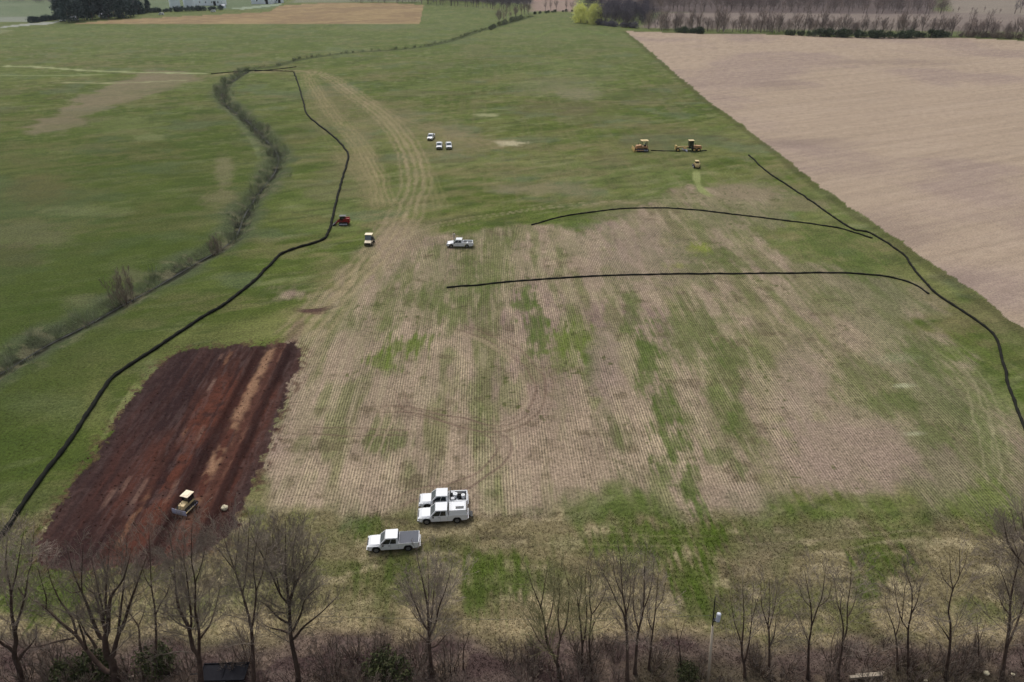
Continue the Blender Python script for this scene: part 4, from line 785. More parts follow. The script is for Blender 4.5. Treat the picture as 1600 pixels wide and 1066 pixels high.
def clods(n, seed):
    g = np.random.default_rng(seed); lo = SOIL.min(0) - 2; hi = SOIL.max(0) + 2; X = lo[0] + g.random(n) * (hi[0] - lo[0]); Y = lo[1] + g.random(n) * (hi[1] - lo[1])
    sd = poly_sd(X, Y, SOIL); k = (sd > -1.8 * g.random(n)) ; X, Y = X[k], Y[k]; col, row, H, cls = paint(X, Y); n = len(X)
    r = .04 + .11 * g.random(n) ** 3; O = np.array([(1, 0, 0), (0, 1, 0), (-1, 0, 0), (0, -1, 0), (0, 0, .9), (0, 0, -.6)]); V = np.stack([X, Y, H + r * .3], 1)[:, None, :] + O[None] * r[:, None, None] * (.7 + .6 * g.random((n, 6, 1)))
    Fb = np.array([(0, 1, 4), (1, 2, 4), (2, 3, 4), (3, 0, 4), (1, 0, 5), (2, 1, 5), (3, 2, 5), (0, 3, 5)]); Fc = (Fb[None] + (np.arange(n) * 6)[:, None, None]).reshape(-1, 3)
    return tag(link('soil_clods', npmesh('soil clods', V.reshape(-1, 3), Fc), solid('clod earth', (74, 52, 46), 1, 0, .4, .3, .05)), 'clods of red brown earth scattered over the dug soil', 'soil clods', kind='stuff')
clods(3200, 11)
# ------------------------------------------------------------------ filter socks
def sock(pts, rad, label, seed, drop=None):
    P = smooth_line(gps(pts), 8); s = np.r_[0, np.cumsum(np.linalg.norm(np.diff(P, axis=0), axis=1))]; n = int(s[-1] / .5) + 2
    t = np.linspace(0, s[-1], n); P = np.stack([np.interp(t, s, P[:, 0]), np.interp(t, s, P[:, 1])], 1)
    g = np.random.default_rng(seed); wob = np.interp(t, np.arange(0, s[-1] + 4, 3.0), g.normal(size=len(np.arange(0, s[-1] + 4, 3.0))) * .10)
    T = np.gradient(P, axis=0); T /= np.linalg.norm(T, axis=1)[:, None]; Nn = np.stack([-T[:, 1], T[:, 0]], 1); P = P + Nn * wob[:, None]
    rr = rad * (1 + .1 * np.sin(t * 2.1) + g.normal(size=n) * .05)
    sides = 9; a = np.linspace(0, 2 * math.pi, sides, endpoint=False)
    d = seg_dist(P[:, 0], P[:, 1], DITCH)[0]; base = -1.1 * sstep(4.0, .7, d) * 0
    V = np.stack([P[:, None, 0] + Nn[:, None, 0] * np.cos(a) * rr[:, None] * 1.05, P[:, None, 1] + Nn[:, None, 1] * np.cos(a) * rr[:, None] * 1.1, (base + rr * .8)[:, None] + np.sin(a)[None, :] * rr[:, None]], -1).reshape(-1, 3)
    b = (np.arange(n - 1) * sides)[:, None]; q = np.arange(sides)[None, :]; q2 = (q + 1) % sides
    Fq = np.stack([b + q, b + q2, b + sides + q2, b + sides + q], -1).reshape(-1, 4)
    o = link('filter_sock', npmesh('filter sock', V, Fq, True), M['sock']); return tag(o, label, 'filter sock')
SA = [(-60, 925), (-10, 852), (20, 815), (60, 755), (110, 690), (160, 612), (183, 586), (250, 541), (300, 508), (350, 476), (400, 438), (435, 402), (460, 390), (500, 377), (513, 364), (524, 322), (535, 280), (544, 246), (538, 232), (520, 213), (482, 182), (474, 160), (467, 135), (459, 113)]
sock(SA, .29, 'long black filter sock snaking past the dug soil and up beside the stream', 1)
sock([(458, 112), (420, 111), (390, 111), (330, 116)], .22, 'straight black filter sock across the head of the stream, lower of the pair', 2)
sock([(398, 112), (430, 109), (463, 105)], .22, 'short black filter sock lying just above the other at the head of the stream', 3)
sock([(1170, 243), (1200, 270), (1260, 310), (1325, 355), (1345, 361), (1362, 366), (1410, 397), (1430, 425), (1460, 457), (1500, 485), (1540, 512), (1558, 532), (1566, 565), (1576, 605), (1600, 668), (1625, 745)], .21, 'black filter sock following the edge of the tan field on the right', 4)
sock([(830, 352), (880, 339), (950, 329), (1010, 325.5), (1080, 328), (1150, 336), (1200, 342), (1300, 355), (1335, 364), (1363, 373)], .17, 'upper of two thin black filter socks crossing the stubble', 5)
sock([(698, 450.5), (800, 441), (930, 432), (1000, 430), (1180, 428), (1300, 427), (1370, 431), (1400, 436), (1430, 446), (1450, 460)], .17, 'lower of two thin black filter socks crossing the stubble', 6)
sock([(1017, 236), (1050, 236.5), (1104, 236)], .16, 'short dark filter sock lying between the yellow dozer and the grader', 7)

# ------------------------------------------------------------------ modelling helpers for machines
def bm_obj(name, bm, mat, parent, bevel=0, seg=2, smooth=False):
    if bevel: bmesh.ops.bevel(bm, geom=[e for e in bm.edges if len(e.link_faces) == 2 and e.calc_face_angle(0) > .5], offset=bevel, segments=seg, affect='EDGES', profile=.5, clamp_overlap=True)
    bmesh.ops.recalc_face_normals(bm, faces=bm.faces)
    me = bpy.data.meshes.new(name); bm.to_mesh(me); bm.free()
    if smooth:
        for p in me.polygons: p.use_smooth = True
    return link(name, me, M[mat] if isinstance(mat, str) else mat, parent)
def hull8(bm, b, t):
    """box between a bottom quad and a top quad (lists of 4 points)"""
    v = [bm.verts.new(p) for p in b] + [bm.verts.new(p) for p in t]
    bm.faces.new(v[3::-1]); bm.faces.new(v[4:])
    for i in range(4): j = (i + 1) % 4; bm.faces.new((v[i], v[j], v[4 + j], v[4 + i]))
def bx(bm, x0, x1, y0, y1, z0, z1):
    hull8(bm, [(x0, y0, z0), (x1, y0, z0), (x1, y1, z0), (x0, y1, z0)], [(x0, y0, z1), (x1, y0, z1), (x1, y1, z1), (x0, y1, z1)])
def prism(bm, pts, y0, y1):
    a = [bm.verts.new((x, y0, z)) for x, z in pts]; b = [bm.verts.new((x, y1, z)) for x, z in pts]
    bm.faces.new(a); bm.faces.new(b[::-1]); n = len(pts)
    for i in range(n): j = (i + 1) % n; bm.faces.new((a[j], a[i], b[i], b[j]))
def cyl(bm, p, q, r, n=12, r2=None):
    p = Vector(p); q = Vector(q); d = (q - p); L = d.length
    m = Matrix.Translation((p + q) / 2) @ d.to_track_quat('Z', 'Y').to_matrix().to_4x4()
    bmesh.ops.create_cone(bm, cap_ends=True, segments=n, radius1=r, radius2=r if r2 is None else r2, depth=L, matrix=m)
def box_o(name, mat, parent, *a, bevel=0):
    bm = bmesh.new(); bx(bm, *a); return bm_obj(name, bm, mat, parent, bevel)
def wheel(parent, x, y, z, r, w_, rim='rim', name='wheel'):
    bm = bmesh.new(); s = 1 if y > 0 else -1
    cyl(bm, (x, y - w_ / 2, z), (x, y + w_ / 2, z), r, 20)
    o = bm_obj(name, bm, 'tyre', parent, .04, 2, True)
    bm = bmesh.new(); cyl(bm, (x, y + s * (w_ / 2 - .02), z), (x, y + s * (w_ / 2 + .012), z), r * .6, 16, r * .5 if s > 0 else r * .6)
    bm_obj('rim', bm, rim, o); return o
def quadpatch(bm, pts, th, nrm):
    n = Vector(nrm).normalized() * th; a = [bm.verts.new(Vector(p) - n) for p in pts]; b = [bm.verts.new(Vector(p) + n) for p in pts]
    bm.faces.new(a[::-1]); bm.faces.new(b); k = len(pts)
    for i in range(k): j = (i + 1) % k; bm.faces.new((a[i], a[j], b[j], b[i]))
def pickup(label, loc, rz, kind='cover', crew=False, group='white pickup trucks', scale=1.0):
    """front towards -X, length 5.9, origin under the middle"""
    e = empty('pickup_truck', loc, rz, label=label, cat='pickup truck', group=group); e.scale = (scale,) * 3
    X0 = -2.95
    def arch(cx, r, z): return [(cx + r * math.cos(a), z + r * math.sin(a)) for a in np.linspace(math.pi, 0, 9)]
    cab1 = 4.0 if crew else 3.62
    fw, rw = 1.0, 4.62; zb = .42
    low = [(0.04, .5), (.1, zb)] + [(.5, zb)] + arch(fw, .53, .45)[0:] + [(1.55, zb), (4.05, zb)] + arch(rw, .53, .45) + [(5.75, .5), (5.88, .62)]
    top = [(5.88, .92), (cab1, .92), (cab1, 1.16), (1.52, 1.16), (1.5, 1.02), (.3, .98), (.07, .93), (0, .8)]
    pts = [(x + X0, z) for x, z in low + top]
    bm = bmesh.new(); prism(bm, pts, -.98, .98)
    for v in bm.verts:
        if v.co.x < X0 + .5: v.co.y *= .93 + .14 * max(0, v.co.x - X0)
        if v.co.z > 1.0 and v.co.x < X0 + 1.6: v.co.y *= .95
        if v.co.z > .9 and v.co.x < X0 + .2: v.co.z -= .02
    body = bm_obj('body', bm, 'white', e, .085, 3)
    bm = bmesh.new(); hull8(bm, [(X0 + .12, -.9, .955), (X0 + 1.56, -.955, 1.0), (X0 + 1.56, .955, 1.0), (X0 + .12, .9, .955)], [(X0 + .42, -.66, 1.1), (X0 + 1.56, -.76, 1.2), (X0 + 1.56, .76, 1.2), (X0 + .42, .66, 1.1)]); bm_obj('hood', bm, 'white', e, .05, 3)
    # bed walls
    bm = bmesh.new()
    for s in (-1, 1): bx(bm, X0 + cab1 + .02, X0 + 5.86, min(s * .86, s * .985), max(s * .86, s * .985), .93, 1.26)
    bx(bm, X0 + cab1 + .02, X0 + cab1 + .1, -.86, .86, .93, 1.26)
    bm_obj('bed_wall', bm, 'white', e, .025)
    bm = bmesh.new(); bx(bm, X0 + 5.78, X0 + 5.9, -.86, .86, .6, 1.26); bm_obj('tailgate', bm, 'white', e, .025)
    bm = bmesh.new(); bx(bm, X0 + cab1 + .11, X0 + 5.77, -.855, .855, .9, .95); bm_obj('bed_floor', bm, 'bedm' if kind == 'open' else 'black', e)
    # cab
    b0, b1 = X0 + 1.42, X0 + cab1 - .02; t0, t1 = X0 + 2.12, X0 + cab1 - .14; zt = 1.9
    bm = bmesh.new()
    hull8(bm, [(b0, -.95, 1.15), (b1, -.95, 1.15), (b1, .95, 1.15), (b0, .95, 1.15)], [(t0, -.74, zt), (t1, -.76, zt), (t1, .76, zt), (t0, .74, zt)])
    bm_obj('cab', bm, 'white', e, .09, 3)
    def cabpt(u, v, side):      # u along x 0..1, v height 0..1
        xb = b0 + (b1 - b0) * u; xt = t0 + (t1 - t0) * u; y = .95 + (.75 - .95) * v
        return (xb + (xt - xb) * v, side * (y + .004), 1.15 + (zt - 1.15) * v)
    for s in (-1, 1):
        spans = [(.05, .49), (.52, .86)]
        for (u0, u1) in spans:
            bm = bmesh.new(); P = [cabpt(u0, .1, s), cabpt(u1, .1, s), cabpt(u1, .84, s), cabpt(u0 + (.07 if u0 < .2 else 0), .84, s)]
            quadpatch(bm, P, .012, (0, s, .26)); bm_obj('side_window', bm, 'glass', e)
    def fr(v, y, back=False):
        xb, xt = (b1, t1) if back else (b0, t0); x = xb + (xt - xb) * v; return (x + (.004 if back else -.004), y, 1.15 + (zt - 1.15) * v)
    bm = bmesh.new(); quadpatch(bm, [fr(.06, -.82), fr(.06, .82), fr(.88, .66), fr(.88, -.66)], .012, (-.73, 0, .68)); bm_obj('windscreen', bm, 'wind', e)
    bm = bmesh.new(); quadpatch(bm, [fr(.25, -.72, True), fr(.25, .72, True), fr(.82, .62, True), fr(.82, -.62, True)], .012, (1, 0, .1)); bm_obj('rear_window', bm, 'glass', e)
    for s in (-1, 1):
        for cx in (fw, rw): wheel(e, X0 + cx, s * .85, .41, .41, .28)
        bm = bmesh.new(); bx(bm, X0 + .0, X0 + .14, min(s * .62, s * .93), max(s * .62, s * .93), .74, .94); bm_obj('headlight', bm, 'lamp', e, .02)
        bm = bmesh.new(); bx(bm, X0 + 5.84, X0 + 5.915, min(s * .87, s * .97), max(s * .87, s * .97), .8, 1.16); bm_obj('tail_light', bm, 'red', e, .01)
        bm = bmesh.new(); bx(bm, X0 + 1.72, X0 + 1.9, min(s * 1.0, s * 1.2), max(s * 1.0, s * 1.2), 1.12, 1.32); bm_obj('mirror', bm, 'black', e, .02)
        bm = bmesh.new()
        for xx in (1.62, 2.66, 3.5): bx(bm, X0 + xx, X0 + xx + .014, min(s * .979, s * .985), max(s * .979, s * .985), .55, 1.1)
        bx(bm, X0 + 2.42, X0 + 2.6, min(s * .98, s * 1.01), max(s * .98, s * 1.01), .98, 1.02)
        bm_obj('door_trim', bm, 'black', e)
    bm = bmesh.new(); bx(bm, X0 - .02, X0 + .1, -.6, .6, .66, .93); bm_obj('grille', bm, 'black', e, .02)
    bm = bmesh.new(); bx(bm, X0 - .08, X0 + .12, -.95, .95, .44, .62); bm_obj('front_bumper', bm, 'chrome', e, .03)
    bm = bmesh.new(); bx(bm, X0 + 5.86, X0 + 6.02, -.92, .92, .5, .66); bm_obj('rear_bumper', bm, 'chrome', e, .03)
    if kind == 'cover':
        bm = bmesh.new(); bx(bm, X0 + cab1 + .03, X0 + 5.82, -.93, .93, 1.265, 1.3); bm_obj('bed_cover', bm, 'cover', e, .015)
    if kind == 'topper':
        bm = bmesh.new(); a0, a1 = X0 + cab1 + .08, X0 + 5.86
        hull8(bm, [(a0, -.95, 1.265), (a1, -.95, 1.265), (a1, .95, 1.265), (a0, .95, 1.265)], [(a0 + .05, -.78, 1.86), (a1 - .12, -.78, 1.86), (a1 - .12, .78, 1.86), (a0 + .05, .78, 1.86)])
        tp = bm_obj('bed_topper', bm, 'white', e, .05, 2)
        bm = bmesh.new(); bx(bm, a0 + .8, a1 - .4, -.52, -.12, 1.865, 1.9); bm_obj('roof_hatch', bm, 'glass', tp)
        bm = bmesh.new(); bx(bm, a0 + .2, a0 + .25, -.7, .7, 1.865, 1.9); bx(bm, a1 - .25, a1 - .2, -.7, .7, 1.865, 1.9); bm_obj('roof_rib', bm, 'chrome', tp)
        bm = bmesh.new(); quadpatch(bm, [(a1 + .0, -.7, 1.35), (a1 + .0, .7, 1.35), (a1 - .1, .62, 1.8), (a1 - .1, -.62, 1.8)], .02, (1, 0, .2)); bm_obj('topper_door', bm, 'glass', tp)
        bm = bmesh.new(); bx(bm, X0 + cab1 - .0, X0 + cab1 + .07, -.93, .93, 1.0, 1.5); bm_obj('gap_strip', bm, 'black', e)  # black strip filling the gap between cab and topper
        bm = bmesh.new(); bx(bm, X0 + 6.0, X0 + 6.5, -.5, .5, .5, .56); bx(bm, X0 + 6.1, X0 + 6.2, -.45, .45, .56, .8); bm_obj('hitch_rack', bm, 'black', e)
    if kind == 'rack':
        bm = bmesh.new()
        for y in (-.8, .8): bx(bm, X0 + cab1 + .1, X0 + cab1 + .2, y - .05, y + .05, 1.26, 1.95)
        bx(bm, X0 + cab1 + .1, X0 + cab1 + .2, -.85, .85, 1.85, 1.95)
        for y in np.linspace(-.6, .6, 5): bx(bm, X0 + cab1 + .12, X0 + cab1 + .17, y - .03, y + .03, 1.27, 1.85)
        bm_obj('headache_rack', bm, 'black', e)
        bm = bmesh.new()
        for s in (-1, 1): bx(bm, X0 + cab1 + .25, X0 + cab1 + .7, min(s * .4, s * .84), max(s * .4, s * .84), .96, 1.4)
        bm_obj('tool_box', bm, 'chrome', e, .02)
    return e
def yaw_of(p0, p1):     # heading angle of the line front -> rear on the ground
    a = gp(*p0); b = gp(*p1); return math.atan2(b[1] - a[1], b[0] - a[0]), (a + b) / 2
def at(px, py, z=0): c = gp(px, py); return (c[0], c[1], z)
# near trucks: the wheel line nearest the camera was surveyed, the middle lies 0.98 m behind it
def truck(lab, f, r, kind, **k):
    a, c = yaw_of(f, r); n = np.array([-math.sin(a), math.cos(a)]); n = n if n[1] > 0 else -n; c = c + n * .9
    return pickup(lab, (c[0], c[1], .03), a, kind, **k), c, a
t1, c1, a1 = truck('nearest white pickup with a dark grey bed cover, parked alone on the grass', (575.5, 865), (655, 860), 'cover')
t2, c2, a2 = truck('white pickup with a white bed topper and dark side window, front one of the pair', (652, 820.5), (733, 816.5), 'topper')
t3, c3, a3 = truck('white pickup with cargo in its open bed, parked right behind the topper truck', (655.5, 797), (731, 794), 'rack')
t4, c4, a4 = truck('lone white pickup with an open grey bed in the middle of the field', (699, 387.5), (737.5, 388), 'open')
# cargo of the third truck
ca, sa = math.cos(a3), math.sin(a3)
def bedpt(lx, ly, z): return (c3[0] + ca * lx - sa * ly, c3[1] + sa * lx + ca * ly, z)
def drum(lx, ly, r, h, mat, label, cat, name):
    bm = bmesh.new(); cyl(bm, (0, 0, 0), (0, 0, h), r, 16); cyl(bm, (0, 0, h), (0, 0, h + .05), r * .35, 10)
    o = bm_obj(name, bm, mat, None, .03, 2); o.location = bedpt(lx, ly, .985); return tag(o, label, cat)
drum(1.45, .1, .3, .55, 'floodl', 'white drum standing in the bed of the rear truck of the pair, nearest its cab', 'drum', 'water_drum')
drum(2.42, -.1, .24, .5, 'floodl', 'smaller white drum by the tailgate in the bed of the rear truck of the pair', 'drum', 'water_drum')
bm = bmesh.new(); bx(bm, -.32, .32, -.4, .4, 0, .4); bx(bm, -.2, .2, -.25, .25, .4, .56); o = bm_obj('equipment_case', bm, 'black', None, .04); o.location = bedpt(1.95, .2, .985); o.rotation_euler = (0, 0, a3); tag(o, 'black case between the two white drums in the truck bed', 'case')

# far trucks face the camera
for (px, py, rz, lab, k) in [(672.5, 220, 90 - 4, 'far white pickup parked alone just up from the other two', 'open'), (685.5, 234, 90 + 4, 'far white pickup, left one of the two side by side', 'open'), (700.5, 234, 90 + 6, 'far white pickup, right one of the two side by side', 'cover')]:
    c = gp(px, py); pickup(lab, (c[0], c[1] + 2.6, .03), R(rz), k)

# ------------------------------------------------------------------ tracked and wheeled machines
def track_frame(e, x0, x1, yc, w_, h, name='track'):
    """one crawler track: belt with grousers, plus rollers"""
    r = h / 2; pts = [(x0 + r - r * math.sin(a), r - r * math.cos(a)) for a in np.linspace(0, math.pi, 7)] + [(x1 - r + r * math.sin(a), r + r * math.cos(a)) for a in np.linspace(0, math.pi, 7)]
    bm = bmesh.new(); prism(bm, pts, yc - w_ / 2, yc + w_ / 2)
    for x in np.arange(x0 + r, x1 - r, .22): bx(bm, x, x + .05, yc - w_ / 2, yc + w_ / 2, h - .001, h + .045)
    o = bm_obj(name, bm, 'track', e)
    s = 1 if yc > 0 else -1
    bm = bmesh.new()
    for x in np.linspace(x0 + r, x1 - r, 5): cyl(bm, (x, yc + s * (w_ / 2 - .02), r), (x, yc + s * (w_ / 2 + .02), r), r * .5, 10)
    bm_obj('roller', bm, 'steel', o); return o
def dozer(label, px, py, rz, paint_='cat', s=1.0, cab='open', blade='cat', roof='cream'):
    c = gp(px, py); e = empty('bulldozer', (c[0], c[1], .0), R(rz), label=label, cat='bulldozer'); e.scale = (s,) * 3
    for y in (-.95, .95): track_frame(e, -1.7, 1.5, y, .5, .85)
    bm = bmesh.new(); prism(bm, [(-1.6, .55), (-1.6, 1.45), (-.3, 1.6), (-.3, 1.25), (1.3, 1.25), (1.45, .9), (1.45, .55)], -.6, .6); bm_obj('body', bm, paint_, e, .04)
    bm = bmesh.new(); cyl(bm, (-1.0, .3, 1.5), (-1.0, .3, 2.1), .06, 8); bm_obj('exhaust_pipe', bm, 'black', e)
    bm = bmesh.new()
    for x in (-.25, 1.15):
        for y in (-.68, .68): bx(bm, x - .05, x + .05, y - .05, y + .05, 1.2, 2.62)
    bm_obj('canopy_post', bm, 'black', e)
    bm = bmesh.new(); bx(bm, -.45, 1.4, -.85, .85, 2.62, 2.74); bx(bm, -.1, 1.0, -.5, .5, 2.74, 2.8); bm_obj('canopy_roof', bm, roof, e, .04)
    bm = bmesh.new(); bx(bm, .35, .9, -.3, .3, 1.25, 1.6); bx(bm, .8, .95, -.3, .3, 1.6, 2.1); bm_obj('seat', bm, 'black', e, .04)
    if cab == 'closed':
        bm = bmesh.new(); bx(bm, -.2, 1.1, -.63, .63, 1.3, 2.6); bm_obj('cab_glass', bm, 'glass', e, .02)
    bm = bmesh.new()
    pf = [(-2.35, .05), (-2.2, .08), (-2.28, .5), (-2.2, 1.05), (-2.3, 1.1), (-2.42, .5)]
    prism(bm, pf, -1.55, 1.55); bm_obj('blade', bm, blade, e)
    bm = bmesh.new()
    for y in (-1.28, 1.28): cyl(bm, (-2.25, y, .4), (.2, y, .45), .09, 8)
    cyl(bm, (-1.5, -.3, 1.2), (-2.25, -.3, .75), .05, 8); cyl(bm, (-1.5, .3, 1.2), (-2.25, .3, .75), .05, 8)
    bm_obj('push_arm', bm, 'cat' if paint_ == 'black' else paint_, e); return e
def skid(label, px, py, rz, paint_, roof='black', s=1.0, tracked=True, bucket='black', name='skid_loader', cat='skid loader'):
    """front towards -X"""
    c = gp(px, py); e = empty(name, (c[0], c[1], 0), R(rz), label=label, cat=cat); e.scale = (s,) * 3
    if tracked:
        for y in (-.75, .75): track_frame(e, -.95, 1.15, y, .36, .72)
    else:
        for y in (-.78, .78):
            for x in (-.6, .65): wheel(e, x, y, .42, .42, .3, 'cream')
    bm = bmesh.new(); prism(bm, [(-.9, .35), (-.95, .8), (-.3, .95), (.35, 1.35), (1.35, 1.4), (1.5, .9), (1.4, .4)], -.55, .55); bm_obj('body', bm, paint_, e, .04)
    bm = bmesh.new(); prism(bm, [(-.75, .95), (-.6, 1.95), (.55, 1.98), (.5, 1.3), (.3, .98)], -.48, .48); bm_obj('cab', bm, 'glass', e, .03)
    bm = bmesh.new(); bx(bm, -.72, .68, -.55, .55, 1.99, 2.08); bm_obj('cab_roof', bm, roof, e, .03)
    bm = bmesh.new()
    for y in (-.66, .66):
        prism(bm, [(1.35, 1.35), (1.35, 1.58), (.2, 1.5), (-1.05, .85), (-1.6, .35), (-1.75, .25), (-1.65, .55), (-1.15, 1.0), (.0, 1.35)], y - .07, y + .07)
    bm_obj('lift_arm', bm, paint_, e)
    bm = bmesh.new(); prism(bm, [(-1.7, .12), (-2.35, .04), (-2.4, .1), (-1.85, .2), (-1.72, .62), (-1.62, .6)], -.92, .92)
    for y in (-.92, .88): prism(bm, [(-1.7, .12), (-2.3, .08), (-1.72, .6)], y, y + .04)
    bm_obj('bucket', bm, bucket, e); return e
dozer('cream roofed tracked dozer working on the dug red soil, steel blade towards the camera', 294, 792, 72, 'tan', .66, 'closed', 'steel', 'cream')
dozer('yellow dozer on the far grass, left of the other yellow machines', 1003, 236, 4, 'orange', 1.3, 'open', 'cat', 'tan')
skid('red compact track loader with lowered bucket beside the filter sock', 537, 351, 2, 'redp', 'bedm', 1.12, True, 'black')
skid('small pale yellow loader seen from behind at the end of its mown track', 1088, 262, -92, 'tan', 'tan', 1.05, True, 'steel')

def utv(label, px, py, rz):
    c = gp(px, py); e = empty('utility_vehicle', (c[0], c[1], 0), R(rz), label=label, cat='utility vehicle')
    for y in (-.62, .62):
        for x in (-.95, 1.0): wheel(e, x, y, .33, .33, .26)
    bm = bmesh.new(); prism(bm, [(-1.45, .4), (-1.45, .75), (-.75, .98), (-.7, .5), (.35, .5), (.4, .62), (1.45, .62), (1.45, .4)], -.6, .6); bm_obj('body', bm, 'cream', e, .04)
    bm = bmesh.new(); 
    for (x0, x1, y0, y1) in ((.42, .47, -.6, .6), (1.4, 1.45, -.6, .6), (.42, 1.45, -.6, -.55), (.42, 1.45, .55, .6)): bx(bm, x0, x1, y0, y1, .621, .92)
    bm_obj('cargo_box', bm, 'black', e)
    bm = bmesh.new(); bx(bm, -.1, .35, -.52, .52, .52, .8); bx(bm, .25, .38, -.52, .52, .8, 1.25); bm_obj('seat', bm, 'black', e, .03)
    bm = bmesh.new()
    for y in (-.6, .6): cyl(bm, (-.75, y, .9), (-.35, y, 1.85), .035, 8); cyl(bm, (.4, y, .7), (.38, y, 1.85), .035, 8)
    bm_obj('roll_cage', bm, 'black', e)
    bm = bmesh.new(); bx(bm, -.5, .6, -.68, .68, 1.86, 1.93); bm_obj('roof', bm, 'cream', e, .03)
    bm = bmesh.new(); quadpatch(bm, [(-.74, -.56, .98), (-.74, .56, .98), (-.4, .56, 1.8), (-.4, -.56, 1.8)], .01, (-.9, 0, .4)); bm_obj('windscreen', bm, 'wind', e)
    bm = bmesh.new(); bx(bm, -1.55, -1.42, -.5, .5, .35, .6); bm_obj('bumper', bm, 'black', e, .02)
    e.scale = (1.25,) * 3; return e
utv('cream roofed utility vehicle facing the camera, between the red loader and the lone pickup', 577.5, 381, 88)

def grader(label, px, py, rz):
    c = gp(px, py); e = empty('motor_grader', (c[0], c[1], 0), R(rz), label=label, cat='motor grader')
    for y in (-.95, .95): wheel(e, -3.9, y, .62, .62, .38, 'cat'); wheel(e, 1.6, y, .62, .62, .4, 'cat'); wheel(e, 3.1, y, .62, .62, .4, 'cat')
    bm = bmesh.new(); prism(bm, [(-4.2, .75), (-4.2, 1.2), (-3.2, 1.55), (.2, 1.6), (.2, 1.15), (-3.0, 1.15), (-3.6, .75)], -.22, .22); bm_obj('frame', bm, 'cat', e, .03)
    bm = bmesh.new(); bx(bm, -4.7, -4.15, -.7, .7, .5, 1.9); bm_obj('front_block', bm, 'cat', e, .05)
    bm = bmesh.new(); prism(bm, [(1.3, .7), (1.3, 1.9), (3.9, 1.8), (4.2, 1.5), (4.2, .7)], -.62, .62); bm_obj('engine_housing', bm, 'orange', e, .06)
    bm = bmesh.new(); bx(bm, -.25, 1.28, -.85, .85, 1.0, 3.5); bm_obj('cab', bm, 'glass', e, .04)
    bm = bmesh.new(); bx(bm, -.35, 1.38, -.92, .92, 3.51, 3.62); bm_obj('cab_roof', bm, 'tan', e, .03)
    bm = bmesh.new(); prism(bm, [(-1.45, .1), (-1.3, .1), (-1.38, .45), (-1.28, .75), (-1.38, .78), (-1.5, .45)], -1.8, 1.8); bm_obj('blade', bm, 'steel', e).rotation_euler = (0, 0, R(14))
    bm = bmesh.new(); cyl(bm, (-1.4, 0, .85), (-1.4, 0, .98), .7, 18); cyl(bm, (-2.6, .3, 1.5), (-1.6, .5, .9), .05, 8); cyl(bm, (-2.6, -.3, 1.5), (-1.6, -.5, .9), .05, 8); bm_obj('turntable', bm, 'cat', e)
    bm = bmesh.new(); cyl(bm, (2.2, .3, 1.85), (2.2, .3, 2.6), .07, 8); bm_obj('exhaust_pipe', bm, 'black', e); return e
grader('yellow and orange motor grader with a tall dark cab on the far grass', 1076, 236, 0)

# ------------------------------------------------------------------ person
def skin_mesh(name, verts, edges, radii, mat, parent, root=0, sub=1):
    me = bpy.data.meshes.new(name); me.from_pydata(verts, edges, []); o = link(name, me, M[mat], parent)
    md = o.modifiers.new('skin', 'SKIN')
    if not me.skin_vertices: 
        bpy.context.view_layer.objects.active = o; bpy.context.view_layer.update()
    for i, r in enumerate(radii): me.skin_vertices[0].data[i].radius = (r, r)
    me.skin_vertices[0].data[root].use_root = True
    s = o.modifiers.new('sub', 'SUBSURF'); s.levels = s.render_levels = sub; return o
c = gp(709.5, 374.2)
pe = empty('person', (c[0], c[1], 0), R(200), label='person in pale clothes with dark hair standing beyond the lone white pickup', cat='person')
V_ = [(0,0,.95),(0,0,1.2),(0,0,1.42),(0,0,1.52),(0,.01,1.64),(.19,0,1.42),(.24,.02,1.15),(.22,-.08,.92),(-.19,0,1.42),(-.24,.02,1.15),(-.22,-.08,.92),(.1,0,.88),(.11,-.01,.5),(.12,.02,.09),(.12,-.14,.04),(-.1,0,.88),(-.11,-.01,.5),(-.12,.02,.09),(-.12,-.14,.04),(0,.01,1.74)]
E_ = [(0,1),(1,2),(2,3),(3,4),(4,19),(2,5),(5,6),(6,7),(2,8),(8,9),(9,10),(0,11),(11,12),(12,13),(13,14),(0,15),(15,16),(16,17),(17,18)]
R_ = [.13,.13,.14,.055,.1,.065,.045,.03,.065,.045,.03,.085,.06,.045,.035,.085,.06,.045,.035,.07]
skin_mesh('body', V_, E_, R_, 'skin', pe)
skin_mesh('jacket', [V_[i] for i in (0,1,2,5,6,8,9)] + [(.225,-.05,.98), (-.225,-.05,.98)], [(0,1),(1,2),(2,3),(3,4),(2,5),(5,6),(4,7),(6,8)], [.165,.165,.17,.09,.065,.09,.065,.05,.05], 'jacket', pe)
skin_mesh('trousers', [(0,0,.92),(.1,0,.86),(.11,-.01,.5),(.12,.02,.12),(-.1,0,.86),(-.11,-.01,.5),(-.12,.02,.12)], [(0,1),(1,2),(2,3),(0,4),(4,5),(5,6)], [.15,.11,.08,.065,.11,.08,.065], 'trousers', pe)
bm = bmesh.new(); bmesh.ops.create_uvsphere(bm, u_segments=14, v_segments=10, radius=.115); 
for v in bm.verts: v.co.z = v.co.z * 1.0 + 1.72; v.co.y += .03
bm_obj('hair', bm, 'hair', pe, 0, 1, True)

